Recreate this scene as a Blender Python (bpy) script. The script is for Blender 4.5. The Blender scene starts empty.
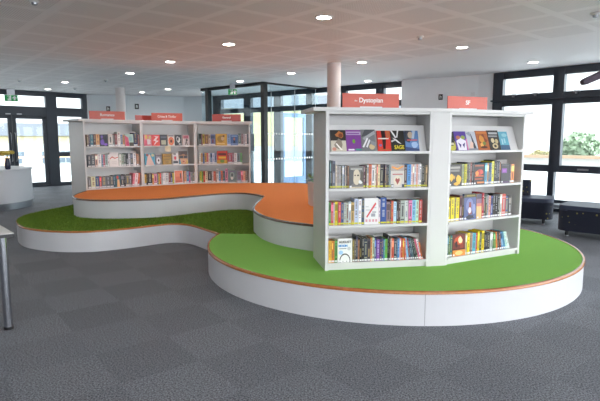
import bpy, bmesh, math, random
from math import sin, cos, pi, radians
from mathutils import Vector, Matrix, Euler
random.seed(7)
SC = bpy.context.scene
COL = SC.collection

# ------------------------------------------------------------------ materials
def lin(c):
    return c/12.92 if c <= .04045 else ((c+.055)/1.055)**2.4
def rgb(h):
    h = h.lstrip('#')
    return tuple(lin(int(h[i:i+2], 16)/255) for i in (0, 2, 4)) + (1,)
def new_mat(name):
    m = bpy.data.materials.new(name); m.use_nodes = True
    nt = m.node_tree; b = nt.nodes['Principled BSDF']
    return m, nt, b
def mat(name, h, rough=.5, spec=.5, metal=0, noise=0, nscale=60, bump=0, bscale=200):
    m, nt, b = new_mat(name)
    c = rgb(h)
    b.inputs['Base Color'].default_value = c
    b.inputs['Roughness'].default_value = rough
    b.inputs['Specular IOR Level'].default_value = spec
    b.inputs['Metallic'].default_value = metal
    tc = nt.nodes.new('ShaderNodeTexCoord')
    if noise:
        n = nt.nodes.new('ShaderNodeTexNoise'); n.inputs['Scale'].default_value = nscale
        n.inputs['Detail'].default_value = 3
        nt.links.new(tc.outputs['Object'], n.inputs['Vector'])
        r = nt.nodes.new('ShaderNodeValToRGB')
        r.color_ramp.elements[0].position = .3; r.color_ramp.elements[1].position = .7
        r.color_ramp.elements[0].color = tuple(x*(1-noise) for x in c[:3])+(1,)
        r.color_ramp.elements[1].color = tuple(min(1, x*(1+noise)) for x in c[:3])+(1,)
        nt.links.new(n.outputs['Fac'], r.inputs['Fac'])
        nt.links.new(r.outputs['Color'], b.inputs['Base Color'])
    if bump:
        n2 = nt.nodes.new('ShaderNodeTexNoise'); n2.inputs['Scale'].default_value = bscale
        nt.links.new(tc.outputs['Object'], n2.inputs['Vector'])
        bp = nt.nodes.new('ShaderNodeBump'); bp.inputs['Strength'].default_value = bump
        bp.inputs['Distance'].default_value = .004
        nt.links.new(n2.outputs['Fac'], bp.inputs['Height'])
        nt.links.new(bp.outputs['Normal'], b.inputs['Normal'])
    return m
_pal = {}
def pal(h):
    """printed paper / book cloth of a given colour"""
    h = h.lower().lstrip('#')
    if h not in _pal:
        _pal[h] = mat('print_' + h, h, rough=.35, spec=.4)
    return _pal[h]

M = {}
M['white'] = mat('white_laminate', 'd3d2d1', rough=.38, spec=.4, noise=.015, nscale=8)
M['riser'] = mat('white_riser_laminate', 'd4d5d8', rough=.36, spec=.45, noise=.012, nscale=5)
M['nosing'] = mat('orange_wood_nosing', 'ab6a35', rough=.22, spec=.5, noise=.12, nscale=30)
M['nosing_dark'] = mat('brown_nosing', '5f4638', rough=.2, spec=.6, noise=.1, nscale=30)
M['joint'] = mat('joint_shadow_gap', '8d8d90', rough=.6)
M['green'] = mat('green_carpet', '8cc660', rough=.95, spec=.1, noise=.10, nscale=350, bump=.3, bscale=500)
M['orange'] = mat('orange_carpet', 'f79554', rough=.9, spec=.15, noise=.08, nscale=350, bump=.3, bscale=500)
M['turf_base'] = mat('turf_mat', '6c8836', rough=.9, spec=.1, noise=.3, nscale=120)
M['wall'] = mat('painted_wall', 'eceef0', rough=.7, spec=.25, noise=.01, nscale=3)
M['wall_sky_tint'] = mat('white_wall_sky_tint', 'e0e5e8', rough=.7, spec=.25, noise=.01, nscale=3)  # white wall; the blue-grey cast of sky light is put into the colour
M['column'] = mat('painted_column', 'dcd5d3', rough=.5, spec=.35, noise=.01, nscale=4)
M['frame'] = mat('anthracite_frame', '2c333e', rough=.4, spec=.5, noise=.05, nscale=10)
M['frame_blue'] = mat('door_leaf_frame', '61799c', rough=.4, spec=.5, noise=.04, nscale=10)
M['black'] = mat('black_plastic', '17181b', rough=.45)
M['chrome'] = mat('chrome', 'c9ccd2', rough=.16, metal=1, noise=.02, nscale=20)
M['steel'] = mat('brushed_steel', 'a9adb3', rough=.34, metal=1, noise=.08, nscale=40)
M['sign_red'] = mat('orange_red_acrylic', 'c4472b', rough=.3, spec=.5, noise=.03, nscale=12)
M['sign_red_dark'] = mat('red_acrylic_back', 'b5463c', rough=.3, spec=.5, noise=.03, nscale=12)
M['sign_text'] = mat('white_lettering', 'f4eeea', rough=.5)
M['clear'] = mat('frosted_holder', 'e2e2e4', rough=.3, spec=.5)
M['exit_green'] = mat('exit_green', '27b45f', rough=.4)
M['exit_white'] = mat('exit_white', 'f4f8f5', rough=.4)
M['page'] = mat('book_pages', 'dcd2bd', rough=.8, spec=.15, noise=.05, nscale=200)
M['yellow_label'] = mat('yellow_spine_label', 'c9c72a', rough=.4)
M['white_label'] = mat('white_spine_label', 'e2e2e4', rough=.4)
M['leaf'] = mat('plant_leaf', '6f9f50', rough=.5, noise=.25, nscale=25)
M['soil'] = mat('potting_soil', '38291f', rough=.95)
M['orchid'] = mat('yellow_petals', 'cdb656', rough=.55, noise=.2, nscale=30)
M['vase'] = mat('dark_blue_glaze', '242a48', rough=.25)
M['desk'] = mat('white_desk_laminate', 'dddfe4', rough=.4, spec=.4, noise=.01, nscale=5)
M['mauve'] = mat('mauve_felt', '5a515c', rough=.85, spec=.2, noise=.12, nscale=40)
M['poster'] = mat('poster_paper', '7b8792', rough=.5, noise=.25, nscale=14)
M['card'] = mat('cream_card', 'd9d0b4', rough=.6, noise=.05, nscale=60)

def lamp_mat():
    m = bpy.data.materials.new('lamp_glow'); m.use_nodes = True
    nt = m.node_tree; nt.nodes.clear()
    e = nt.nodes.new('ShaderNodeEmission'); o = nt.nodes.new('ShaderNodeOutputMaterial')
    e.inputs['Color'].default_value = (1, .92, .84, 1); e.inputs['Strength'].default_value = LAMP
    nt.links.new(e.outputs[0], o.inputs[0]); return m
LAMP = 22
M['lamp'] = lamp_mat()

def glass_mat(name='window_glass', tint=(.93, .97, .97, 1), refl=.9):
    m = bpy.data.materials.new(name); m.use_nodes = True
    nt = m.node_tree; nt.nodes.clear()
    t = nt.nodes.new('ShaderNodeBsdfTransparent'); t.inputs[0].default_value = tint
    g = nt.nodes.new('ShaderNodeBsdfGlossy'); g.inputs['Roughness'].default_value = .02
    lw = nt.nodes.new('ShaderNodeLayerWeight'); lw.inputs[0].default_value = .5
    pw = nt.nodes.new('ShaderNodeMath'); pw.operation = 'POWER'; pw.inputs[1].default_value = 4
    nt.links.new(lw.outputs['Facing'], pw.inputs[0])
    mu = nt.nodes.new('ShaderNodeMath'); mu.operation = 'MULTIPLY_ADD'; mu.inputs[1].default_value = .45*refl; mu.inputs[2].default_value = .02*refl
    nt.links.new(pw.outputs[0], mu.inputs[0])
    mx = nt.nodes.new('ShaderNodeMixShader'); o = nt.nodes.new('ShaderNodeOutputMaterial')
    nt.links.new(mu.outputs[0], mx.inputs[0])
    nt.links.new(t.outputs[0], mx.inputs[1]); nt.links.new(g.outputs[0], mx.inputs[2])
    nt.links.new(mx.outputs[0], o.inputs[0]); return m
M['glass'] = glass_mat()
M['glass_lobby'] = glass_mat('lobby_glass', (.86, .93, .95, 1), 1.2)

def carpet_tiles():
    m, nt, b = new_mat('grey_carpet_tiles')
    N = nt.nodes.new; L = nt.links.new
    tc = N('ShaderNodeTexCoord'); mp = N('ShaderNodeMapping')
    mp.inputs['Rotation'].default_value = (0, 0, radians(-38)); mp.inputs['Location'].default_value = (.11, .2, .25)
    L(tc.outputs['Object'], mp.inputs['Vector'])
    ck = N('ShaderNodeTexChecker'); ck.inputs['Scale'].default_value = 2.0
    ck.inputs['Color1'].default_value = (1, 1, 1, 1); ck.inputs['Color2'].default_value = (.88, .88, .89, 1)
    L(mp.outputs[0], ck.inputs['Vector'])
    # each tile slightly different
    sn = N('ShaderNodeVectorMath'); sn.operation = 'SNAP'; sn.inputs[1].default_value = (.5, .5, 5)
    L(mp.outputs[0], sn.inputs[0])
    wn = N('ShaderNodeTexWhiteNoise'); L(sn.outputs[0], wn.inputs['Vector'])
    tr = N('ShaderNodeMapRange'); tr.inputs['To Min'].default_value = .96; tr.inputs['To Max'].default_value = 1.04
    L(wn.outputs['Value'], tr.inputs['Value'])
    n1 = N('ShaderNodeTexNoise'); n1.inputs['Scale'].default_value = 102; n1.inputs['Detail'].default_value = 5; n1.inputs['Roughness'].default_value = .75
    L(tc.outputs['Object'], n1.inputs['Vector'])
    rp = N('ShaderNodeValToRGB')
    rp.color_ramp.elements[0].position = .38; rp.color_ramp.elements[0].color = rgb('1f2125')
    rp.color_ramp.elements[1].position = .62; rp.color_ramp.elements[1].color = rgb('9a9fa8')
    L(n1.outputs['Fac'], rp.inputs['Fac'])
    m1 = N('ShaderNodeMix'); m1.data_type = 'RGBA'; m1.blend_type = 'MULTIPLY'; m1.inputs[0].default_value = 1
    L(rp.outputs['Color'], m1.inputs[6]); L(ck.outputs['Color'], m1.inputs[7])
    m2 = N('ShaderNodeVectorMath'); m2.operation = 'SCALE'
    L(m1.outputs[2], m2.inputs[0]); L(tr.outputs[0], m2.inputs['Scale'])
    L(m2.outputs[0], b.inputs['Base Color'])
    b.inputs['Roughness'].default_value = .62; b.inputs['Specular IOR Level'].default_value = .28
    bp = N('ShaderNodeBump'); bp.inputs['Strength'].default_value = .2; bp.inputs['Distance'].default_value = .004
    L(n1.outputs['Fac'], bp.inputs['Height']); L(bp.outputs[0], b.inputs['Normal'])
    return m
M['carpet'] = carpet_tiles()

def ceiling_mat():
    m, nt, b = new_mat('perforated_ceiling')
    N = nt.nodes.new; L = nt.links.new
    tc = N('ShaderNodeTexCoord'); sp = N('ShaderNodeSeparateXYZ')
    L(tc.outputs['Object'], sp.inputs[0])
    def mth(op, a, bb=None):
        n = N('ShaderNodeMath'); n.operation = op
        for i, v in enumerate((a, bb)):
            if v is None: continue
            if isinstance(v, (int, float)): n.inputs[i].default_value = v
            else: L(v, n.inputs[i])
        return n.outputs[0]
    X, Y = sp.outputs['X'], sp.outputs['Y']
    s = mth('ADD', mth('MULTIPLY', X, .755), mth('MULTIPLY', Y, .656))
    t = mth('ADD', mth('MULTIPLY', X, -.656), mth('MULTIPLY', Y, .755))
    def band(v, off):
        f = mth('FRACT', mth('ADD', mth('DIVIDE', v, .68), 100-off))
        d = mth('ABSOLUTE', mth('SUBTRACT', f, .5))       # .5 on a line
        return mth('LESS_THAN', d, .42)                     # 1 inside the perforated field
    inside = mth('MULTIPLY', band(s, .445), band(t, .638))
    inside = mth('MULTIPLY', inside, mth('LESS_THAN', s, 7.1))
    # perforations: small round holes at 25 mm pitch
    def cell(v):
        f = mth('FRACT', mth('ADD', mth('DIVIDE', v, .024), 1000))
        return mth('POWER', mth('SUBTRACT', f, .5), 2)
    hole = mth('LESS_THAN', mth('ADD', cell(s), cell(t)), .07)
    hole = mth('MULTIPLY', hole, inside)
    mx = N('ShaderNodeMix'); mx.data_type = 'RGBA'
    L(hole, mx.inputs[0])
    mx.inputs[6].default_value = rgb('f0eeee'); mx.inputs[7].default_value = rgb('b4b0af')
    L(mx.outputs[2], b.inputs['Base Color'])
    b.inputs['Roughness'].default_value = .6; b.inputs['Specular IOR Level'].default_value = .3
    return m
M['ceiling'] = ceiling_mat()

def seat_fabric():
    m, nt, b = new_mat('navy_dotted_upholstery')
    N = nt.nodes.new; L = nt.links.new
    tc = N('ShaderNodeTexCoord'); v = N('ShaderNodeTexVoronoi'); v.inputs['Scale'].default_value = 13
    v.inputs['Randomness'].default_value = .9
    L(tc.outputs['Object'], v.inputs['Vector'])
    r = N('ShaderNodeValToRGB'); r.color_ramp.interpolation = 'CONSTANT'
    r.color_ramp.elements[0].color = rgb('77703c'); r.color_ramp.elements[1].position = .17; r.color_ramp.elements[1].color = rgb('181d2d')
    L(v.outputs['Distance'], r.inputs['Fac']); L(r.outputs['Color'], b.inputs['Base Color'])
    b.inputs['Roughness'].default_value = .8; b.inputs['Specular IOR Level'].default_value = .3
    b.inputs['Sheen Weight'].default_value = .15
    return m
M['seat'] = seat_fabric()
M['seat_top'] = mat('navy_seat_sheen', '232c45', rough=.45, spec=.5, noise=.05, nscale=20)  # lighter navy: the blue sheen on the cushion tops is in the colour

# ------------------------------------------------------------------ mesh building
class MB:
    def __init__(s): s.v = []; s.f = []; s.mi = []; s.mats = []
    def midx(s, m):
        if m not in s.mats: s.mats.append(m)
        return s.mats.index(m)
    def add(s, vs, fs, m, T=None):
        o = len(s.v); k = s.midx(m)
        for p in vs:
            p = Vector(p)
            s.v.append(tuple(T @ p if T else p))
        for f in fs: s.f.append(tuple(i+o for i in f)); s.mi.append(k)
        return s
    def box(s, x0, x1, y0, y1, z0, z1, m, T=None):
        vs = [(x, y, z) for z in (z0, z1) for y in (y0, y1) for x in (x0, x1)]
        fs = [(0, 2, 3, 1), (4, 5, 7, 6), (0, 1, 5, 4), (2, 6, 7, 3), (0, 4, 6, 2), (1, 3, 7, 5)]
        return s.add(vs, fs, m, T)
    def quad(s, a, b, c, d, m, T=None): return s.add([a, b, c, d], [(0, 1, 2, 3)], m, T)
    def prism(s, pts, z0, z1, m, mtop=None, mside=None, T=None):
        n = len(pts)
        bot = [(x, y, z0) for x, y in pts]; top = [(x, y, z1) for x, y in pts]
        s.add(bot, [tuple(range(n))[::-1]], m, T); s.add(top, [tuple(range(n))], mtop or m, T)
        s.add(bot+top, [(i, (i+1) % n, n+(i+1) % n, n+i) for i in range(n)], mside or m, T)
        return s
    def lathe(s, prof, m, n=32, T=None, cap=True):
        vs = []; fs = []
        for r, z in prof:
            for i in range(n):
                a = 2*pi*i/n; vs.append((r*cos(a), r*sin(a), z))
        for j in range(len(prof)-1):
            for i in range(n):
                fs.append((j*n+i, j*n+(i+1) % n, (j+1)*n+(i+1) % n, (j+1)*n+i))
        if cap:
            fs.append(tuple(range(n))[::-1]); fs.append(tuple((len(prof)-1)*n+i for i in range(n)))
        return s.add(vs, fs, m, T)
    def tube(s, path, r, m, n=10, T=None):
        vs = []; fs = []; P = [Vector(p) for p in path]; up0 = None
        rr = r if isinstance(r, (list, tuple)) else [r]*len(P)
        for i, p in enumerate(P):
            d = (P[min(i+1, len(P)-1)] - P[max(i-1, 0)]).normalized()
            u = d.cross(Vector((0, 0, 1)))
            if u.length < 1e-3: u = d.cross(Vector((1, 0, 0)))
            u.normalize(); w = u.cross(d)
            for k in range(n):
                a = 2*pi*k/n; vs.append(p + (u*cos(a)+w*sin(a))*rr[i])
        for i in range(len(P)-1):
            for k in range(n): fs.append((i*n+k, i*n+(k+1) % n, (i+1)*n+(k+1) % n, (i+1)*n+k))
        fs.append(tuple(range(n))[::-1]); fs.append(tuple((len(P)-1)*n+k for k in range(n)))
        return s.add(vs, fs, m, T)
    def ellipsoid(s, c, r, m, nu=16, nv=10, T=None):
        prof = [(max(1e-4, sin(pi*j/nv)), -cos(pi*j/nv)) for j in range(nv+1)]
        S = Matrix.Translation(c) @ Matrix.Diagonal((*r, 1))
        return s.lathe(prof, m, nu, (T @ S) if T else S)
    def build(s, name, parent=None, smooth=False, bevel=0, loc=None, rot=None, fixn=True):
        me = bpy.data.meshes.new(name); me.from_pydata(s.v, [], s.f)
        for m in s.mats: me.materials.append(m)
        me.polygons.foreach_set('material_index', s.mi)
        if fixn and len(s.f) < 20000:
            bm = bmesh.new(); bm.from_mesh(me); bmesh.ops.recalc_face_normals(bm, faces=bm.faces); bm.to_mesh(me); bm.free()
        if smooth:
            for p in me.polygons: p.use_smooth = True
            try: me.set_sharp_from_angle(angle=radians(40))
            except Exception: pass
        me.update()
        o = bpy.data.objects.new(name, me); COL.objects.link(o)
        if parent: o.parent = parent
        if loc is not None: o.location = loc
        if rot is not None: o.rotation_euler = rot
        if bevel:
            b = o.modifiers.new('soft_edges', 'BEVEL'); b.width = bevel; b.segments = 2; b.limit_method = 'ANGLE'
        return o

def tag(o, label, cat, group=None, kind=None):
    o['label'] = label; o['category'] = cat
    if group: o['group'] = group
    if kind: o['kind'] = kind
    return o
def thing(name, label, cat, loc=(0, 0, 0), rz=0, group=None, kind=None):
    o = bpy.data.objects.new(name, None); COL.objects.link(o); o.empty_display_size = .1
    o.location = loc; o.rotation_euler = (0, 0, rz)
    return tag(o, label, cat, group, kind)
def struct(o, label=None, cat=None):
    o['kind'] = 'structure'
    if label: o['label'] = label
    if cat: o['category'] = cat
    return o
def text_mesh(body, size, m, parent, name, loc, rot=(pi/2, 0, 0), bold=0.0, depth=.0008, fit=None):
    c = bpy.data.curves.new(name, 'FONT'); c.body = body; c.size = size
    c.align_x = 'CENTER'; c.align_y = 'CENTER'; c.extrude = depth; c.offset = bold
    t = bpy.data.objects.new(name + '_tmp', c); COL.objects.link(t)
    dg = bpy.context.evaluated_depsgraph_get(); dg.update()
    me = bpy.data.meshes.new_from_object(t.evaluated_get(dg)); me.name = name
    bpy.data.objects.remove(t); bpy.data.curves.remove(c)
    me.materials.clear(); me.materials.append(m)
    if fit:
        xs = [v.co.x for v in me.vertices]; k = fit/(max(xs)-min(xs))
        for v in me.vertices: v.co.x *= k
    o = bpy.data.objects.new(name, me); COL.objects.link(o); o.parent = parent
    o.location = loc; o.rotation_euler = rot
    return o
def catmull(pts, n=8, closed=False):
    P = [Vector((*p[:2], 0)) for p in pts]; out = []
    N = len(P)
    for i in range(N if closed else N-1):
        g = (lambda k: P[k % N]) if closed else (lambda k: P[max(0, min(N-1, k))])
        a, b, c, d = g(i-1), g(i), g(i+1), g(i+2)
        for j in range(n):
            t = j/n
            q = .5*((2*b)+(c-a)*t+(2*a-5*b+4*c-d)*t*t+(3*b-a-3*c+d)*t**3)
            out.append((q.x, q.y))
    if not closed: out.append(tuple(P[-1][:2]))
    return out

# ------------------------------------------------------------------ room shell
CEIL = 2.7
room = [(-11.6, -4), (9.7, -4), (9.7, 4.35), (4.03, 10.75), (3.83, 11.0), (2.5, 12.15), (-2.66, 16.55), (-3.7, 16.6), (-6.45, 15.75), (-11.6, 10.6)]
fl = struct(MB().prism(room, -.12, 0, M['carpet']).build('floor'), 'dark grey carpet tile floor laid diagonally', 'floor')
ce = struct(MB().prism(room, CEIL, CEIL+.25, M['ceiling']).build('ceiling'), 'pale perforated panel ceiling with downlights', 'ceiling')

def wall_strip(name, p0, p1, z0, z1, th, m, label, side=1):
    a = Vector((*p0, 0)); d = Vector((*p1, 0))-a; L = d.length
    o = MB().box(0, L, 0, th*side, z0, z1, m).build(name, loc=a, rot=(0, 0, math.atan2(d.y, d.x)))
    return struct(o, label, 'wall')
wall_strip('wall_back', (-6.43, 15.66), (-3.7, 16.48), 0, CEIL, .15, M['wall_sky_tint'], 'white wall behind the far bookcases, sky tint in its colour')
wall_strip('wall_back.001', (-3.7, 16.48), (-2.66, 16.42), 0, CEIL, .15, M['wall_sky_tint'], 'short white wall beside the glass lobby, sky tint in its colour')
wall_strip('wall_middle', (2.32, 11.87), (3.75, 10.93), 0, CEIL, .15, M['wall'], 'white wall between the rear glazing and the right window')
wall_strip('wall_middle.001', (3.75, 10.93), (3.99, 10.68), 0, CEIL, .15, M['wall'], 'narrow white wall return beside the right window')
wall_strip('wall_left', (-11.5, -4), (-11.5, 10.6), 0, CEIL, .15, M['wall'], 'white wall along the left side of the hall')

wall_strip('wall_rear_unseen', (-11.5, -4), (-1.2, -4), 0, CEIL, -.15, M['wall'], 'unseen white wall behind the viewpoint, added to dim the left side')  # unseen wall added to cut the daylight from behind left
def glazing(name, p0, p1, mull, rails, label, depth=.12, glass_z=(0, CEIL), lower=None, t0=0, cat='window', gm='glass', fm='frame'):
    """curtain wall: mullions [(ta,tb)], rails [(z0,z1,ta,tb)], one sheet of glass per bay"""
    a = Vector((*p0, 0)); d = Vector((*p1, 0))-a; L = d.length
    mb = MB()
    for q in mull:
        z0, z1 = (q[2], q[3]) if len(q) > 2 else (0, CEIL)
        mb.box(q[0], q[1], -depth*.5, depth*.5, z0, z1, M[fm])
    for q in rails:
        mb.box(q[2] if len(q) > 2 else 0, q[3] if len(q) > 2 else L, -depth*.42, depth*.46, q[0], q[1], M[fm])
    o = struct(mb.build(name, bevel=.004, loc=a, rot=(0, 0, math.atan2(d.y, d.x))), label, cat)
    full = sorted(q for q in mull if len(q) == 2)
    for (m0, m1) in zip(full[:-1], full[1:]):
        g = MB().box(m0[1]-.01, m1[0]+.01, -.004, .004, glass_z[0]+.03, glass_z[1]-.03, M[gm]).build('glass_pane', o)
    return o
# left: entrance doors and fixed lights
wl = glazing('window_1', (-11.5, 10.6), (-6.45, 15.65),
    [(0, .12), (1.0, 1.12), (2.4, 2.52), (3.72, 3.98), (5.955, 6.25), (6.98, 7.14)],
    [(2.56, 2.7), (2.01, 2.265), (0, .05), (.85, .98, 6.22, 7.0), (.05, .1, 6.22, 7.0)],
    'dark framed glazed wall at the far left of the hall')
dl = struct(bpy.data.objects.new('door_1', None), 'dark framed double glass entrance door at far left', 'door'); COL.objects.link(dl)
dl.location = wl.location; dl.rotation_euler = wl.rotation_euler
for (a, b, hs) in ((4.0, 5.05, 5.0), (5.06, 5.95, 5.11)):
    mb = MB()
    mb.box(a, a+.10, -.03, .03, .02, 2.012, M['frame']); mb.box(b-.10, b, -.03, .03, .02, 2.0, M['frame'])
    mb.box(a, b, -.03, .03, 1.92, 2.012, M['frame']); mb.box(a, b, -.03, .03, .02, .13, M['frame'])
    lf = mb.build('door_leaf', dl)
    MB().tube([(hs, -.035, .75), (hs, -.085, .78), (hs, -.085, 1.5), (hs, -.035, 1.53)], .014, M['steel']).build('pull_handle', lf, smooth=True)
for t in (4.96, 5.24):   # closers above the doors
    MB().box(t-.06, t+.06, -.085, -.051, 2.03, 2.06, M['steel']).build('door_closer', dl, bevel=.005)
# rear facade behind the lobby
glazing('window_2', (-2.7, 16.45), (2.44, 12.1),
    [(-.05, .35), (1.37, 1.66), (2.6, 2.87), (3.79, 4.0), (4.95, 5.1), (5.98, 6.2), (6.68, 6.8)],
    [(2.57, 2.7), (2.14, 2.28), (0, .06)], 'dark framed rear glazing behind the glass lobby')
# open door leaf in the rear facade
d2 = struct(bpy.data.objects.new('door_2', None), 'grey blue framed glass door standing open behind the lobby', 'door'); COL.objects.link(d2)
d2.location = (-.54, 14.68, 0); d2.rotation_euler = (0, 0, math.atan2(.55, .70))
mb = MB()
mb.box(0, .11, -.03, .03, .01, 2.1, M['frame_blue']); mb.box(.80, .91, -.03, .03, .01, 2.1, M['frame_blue'])
mb.box(.11, .80, -.03, .03, 1.98, 2.1, M['frame_blue']); mb.box(.11, .80, -.03, .03, .01, .27, M['frame_blue'])
lf = mb.build('door_leaf', d2)
MB().box(.10, .81, -.004, .004, .26, 1.99, M['glass']).build('glass_pane', d2)
MB().tube([(.85, -.03, .95), (.85, -.09, .97), (.85, -.09, 1.25), (.85, -.03, 1.27)], .013, M['steel']).build('pull_handle', lf, smooth=True)
# right window wall
glazing('window_3', (3.99, 10.67), (9.5, 4.48),
    [(0, .21), (1.22, 1.28), (1.19, 1.39, .75, 2.7), (1.185, 1.30, 0, .75), (3.0, 3.24), (4.9, 5.14), (6.8, 7.04), (8.1, 8.3)],
    [(2.56, 2.7), (2.02, 2.245), (.75, .88), (.16, .22), (0, .06)],
    'dark framed window wall at right above the dark seats')
w3 = bpy.data.objects['window_3']
mb = MB(); mb.box(0, 8.28, -.14, -.03, 2.12, 2.15, M['frame']); mb.build('transom_ledge', w3)
for t in (.45, .88, 1.62, 2.4):
    mb = MB(); mb.box(t-.06, t+.06, -.085, -.05, 2.225, 2.25, M['steel']); mb.box(t-.015, t+.015, -.11, -.06, 2.19, 2.24, M['steel']); mb.build('window_latch', w3)
mb = MB(); mb.box(1.72, 1.9, -.09, -.05, .80, .83, M['steel']); mb.build('window_latch', w3)
struct(MB().box(0, 8.28, -.30, -.06, .1, .16, M['steel']).build('trim_1', loc=w3.location, rot=w3.rotation_euler), 'pale grey low sill along the right window', 'sill')

# glass lobby
G = Vector((-.85, 12.27, 0))
aL = math.atan2(.677, -.736); aR = math.atan2(.745, .667)
lob = struct(bpy.data.objects.new('wall_glass', None), 'frameless glass lobby with black corner posts', 'glass wall'); COL.objects.link(lob)
lob.location = G
def inL(mb, name, **k):
    o = mb.build(name, lob, **k); o.rotation_euler = (0, 0, aL); return o
def inR(mb, name, **k):
    o = mb.build(name, lob, **k); o.rotation_euler = (0, 0, aR); return o
inL(MB().box(-.06, .06, -.06, .06, 0, CEIL, M['black']), 'post', bevel=.004)
inL(MB().box(2.08, 2.20, -.06, .06, 0, CEIL, M['black']), 'post', bevel=.004)
inL(MB().box(.06, 2.42, -.04, .04, 2.63, CEIL, M['black']), 'head_rail')
inR(MB().box(.06, 2.0, -.03, .03, 2.66, CEIL, M['black']), 'head_rail')
for a, b in ((.06, .33), (.34, .95), (.96, 1.14), (1.15, 2.08), (2.20, 2.42)):
    inL(MB().box(a, b, -.005, .005, .0, 2.64, M['glass_lobby']), 'glass_pane')
for a, b in ((.06, .23), (.24, 1.07), (1.08, 1.88), (1.89, 2.0)):
    inR(MB().box(a, b, -.005, .005, .0, 2.67, M['glass_lobby']), 'glass_pane')
for z in (.86, 1.47):
    mb = MB()
    for i in range(20):
        t = .10+i*.095
        mb.box(t, t+.042, -.0075, -.0055, z, z+.042, M['exit_white'])
    inR(mb, 'safety_dots')
for t in (.235, 1.075, 1.885):
    inR(MB().box(t-.004, t+.004, -.007, .007, 0, 2.66, M['clear']), 'glass_joint')

# columns
for i, (x, y, l) in enumerate(((.60, 9.2, 'round pale column rising behind the Dystopian bookcase'), (-4.75, 13.72, 'round pale column behind the far left bookcases'))):
    o = MB().lathe([(.121, 0), (.121, CEIL)], M['column'], 40).build('column', loc=(x, y, 0), smooth=True)
    struct(o, l, 'column')

# ------------------------------------------------------------------ platforms
def nosing(mb, path, z, m, inward, proud=.010, hgt=.019):
    """rubber/wood nosing swept along an exposed edge; inward = +1 if the platform lies left of the path"""
    P = [Vector((x, y, 0)) for x, y in path]
    sec = [(proud, -hgt), (proud, -.006), (proud-.006, .003), (-.014, .003), (-.014, -hgt)]
    n = len(sec); vs = []; fs = []
    for i, p in enumerate(P):
        a, b = P[max(i-1, 0)], P[min(i+1, len(P)-1)]
        d = (b-a).normalized(); out = Vector((d.y, -d.x, 0))*inward
        for (o, dz) in sec: vs.append(p+out*o+Vector((0, 0, z+dz)))
    for i in range(len(P)-1):
        for k in range(n): fs.append((i*n+k, i*n+(k+1) % n, (i+1)*n+(k+1) % n, (i+1)*n+k))
    fs += [tuple(range(n))[::-1], tuple((len(P)-1)*n+k for k in range(n))]
    mb.add(vs, fs, m)
def riser(mb, path, z0, z1, m):
    n = len(path)
    vs = [(x, y, z0) for x, y in path]+[(x, y, z1) for x, y in path]
    mb.add(vs, [(i, i+1, n+i+1, n+i) for i in range(n-1)], m)
H1, H2 = .262, .53
# green carpeted disc
cx, cy, R = .950, 5.602, 1.948
def circ(a0, a1, n): return [(cx+R*cos(radians(a0+(a1-a0)*i/n)), cy+R*sin(radians(a0+(a1-a0)*i/n))) for i in range(n+1)]
g_exp = circ(168.9, 168.9+252, 120)           # from the cusp anticlockwise past front and right to the back
g_int = [(1.55, 7.0), (1.0, 6.2), (.35, 5.93), (-.54, 5.94)]
green = thing('platform', 'round low platform topped with bright green carpet under the near bookcases', 'platform', group='curved platforms')
MB().prism(g_exp+g_int, 0.0, H1-.004, M['riser']).build('riser', green)
mb = MB(); mb.prism(g_exp+g_int, H1-.0035, H1, M['green']); mb.build('carpet_top', green)
mb = MB(); nosing(mb, g_exp, H1+.001, M['nosing'], 1); mb.build('edge_nosing', green, smooth=True)['label'] = 'orange brown edging strip'
for a in (269.3,):
    mb = MB(); p = Vector((cx+(R+.0005)*cos(radians(a)), cy+(R+.0005)*sin(radians(a)), 0))
    T = Matrix.Translation(p) @ Matrix.Rotation(radians(a), 4, 'Z')
    mb.box(-.002, .0012, -.0018, .0018, .003, H1-.02, M['joint'], T); mb.build('panel_joint', green)
# turf platform
g_front = catmull([(x*.9895, y*.9895) for x, y in [(-3.90, 8.72), (-3.92, 8.52), (-4.01, 8.15), (-4.09, 7.78), (-4.07, 7.4), (-3.96, 7.04), (-3.7, 6.64), (-3.47, 6.42), (-3.19, 6.27), (-2.92, 6.2),
    (-2.66, 6.2), (-2.49, 6.25), (-2.28, 6.37), (-2.07, 6.53), (-1.88, 6.69), (-1.75, 6.76), (-1.61, 6.765), (-1.46, 6.68), (-1.29, 6.48)]] + [g_exp[0]], 7)
SH = [(-3.535, 8.395), (-2.81, 9.11), (-1.975, 9.69), (-.95, 9.79)]
eps = .012
def off(p, q, e):      # shift a shelf-front point towards the camera side
    d = (Vector(q)-Vector(p)).normalized(); return Vector((d.y, -d.x))*e
shf = [tuple(Vector(SH[0])+off(SH[0], SH[1], eps)), tuple(Vector(SH[1])+off(SH[0], SH[2], eps)), tuple(Vector(SH[2])+off(SH[1], SH[3], eps)), tuple(Vector(SH[3])+off(SH[2], SH[3], eps))]
back1 = [(-.3, 9.83), (.6, 9.80), (1.6, 9.35), (2.2, 8.3), (2.0, 7.43)]
cuts = [p for p in g_exp if False]
turf_poly = g_front + [g_int[3], g_int[2], g_int[1], g_int[0], g_exp[-1]]
gx = g_exp[-1]
turf_poly = g_front + g_int[::-1] + [gx, (2.0, 7.6), (1.75, 8.0), (1.1, 8.5), (.55, 8.8), (.30, 9.15), (.24, 9.5), (.05, 9.75), (-.3, 9.82)] + shf[::-1] + [(-3.73, 8.575)]
turf = thing('platform', 'long curved low platform topped with dark artificial grass at left', 'platform', group='curved platforms')
MB().prism(turf_poly, 0.0, H1-.004, M['riser']).build('riser', turf)
mb = MB(); nosing(mb, g_front, H1-.002, M['nosing'], 1); mb.build('edge_nosing', turf, smooth=True)['label'] = 'orange brown edging strip'
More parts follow.
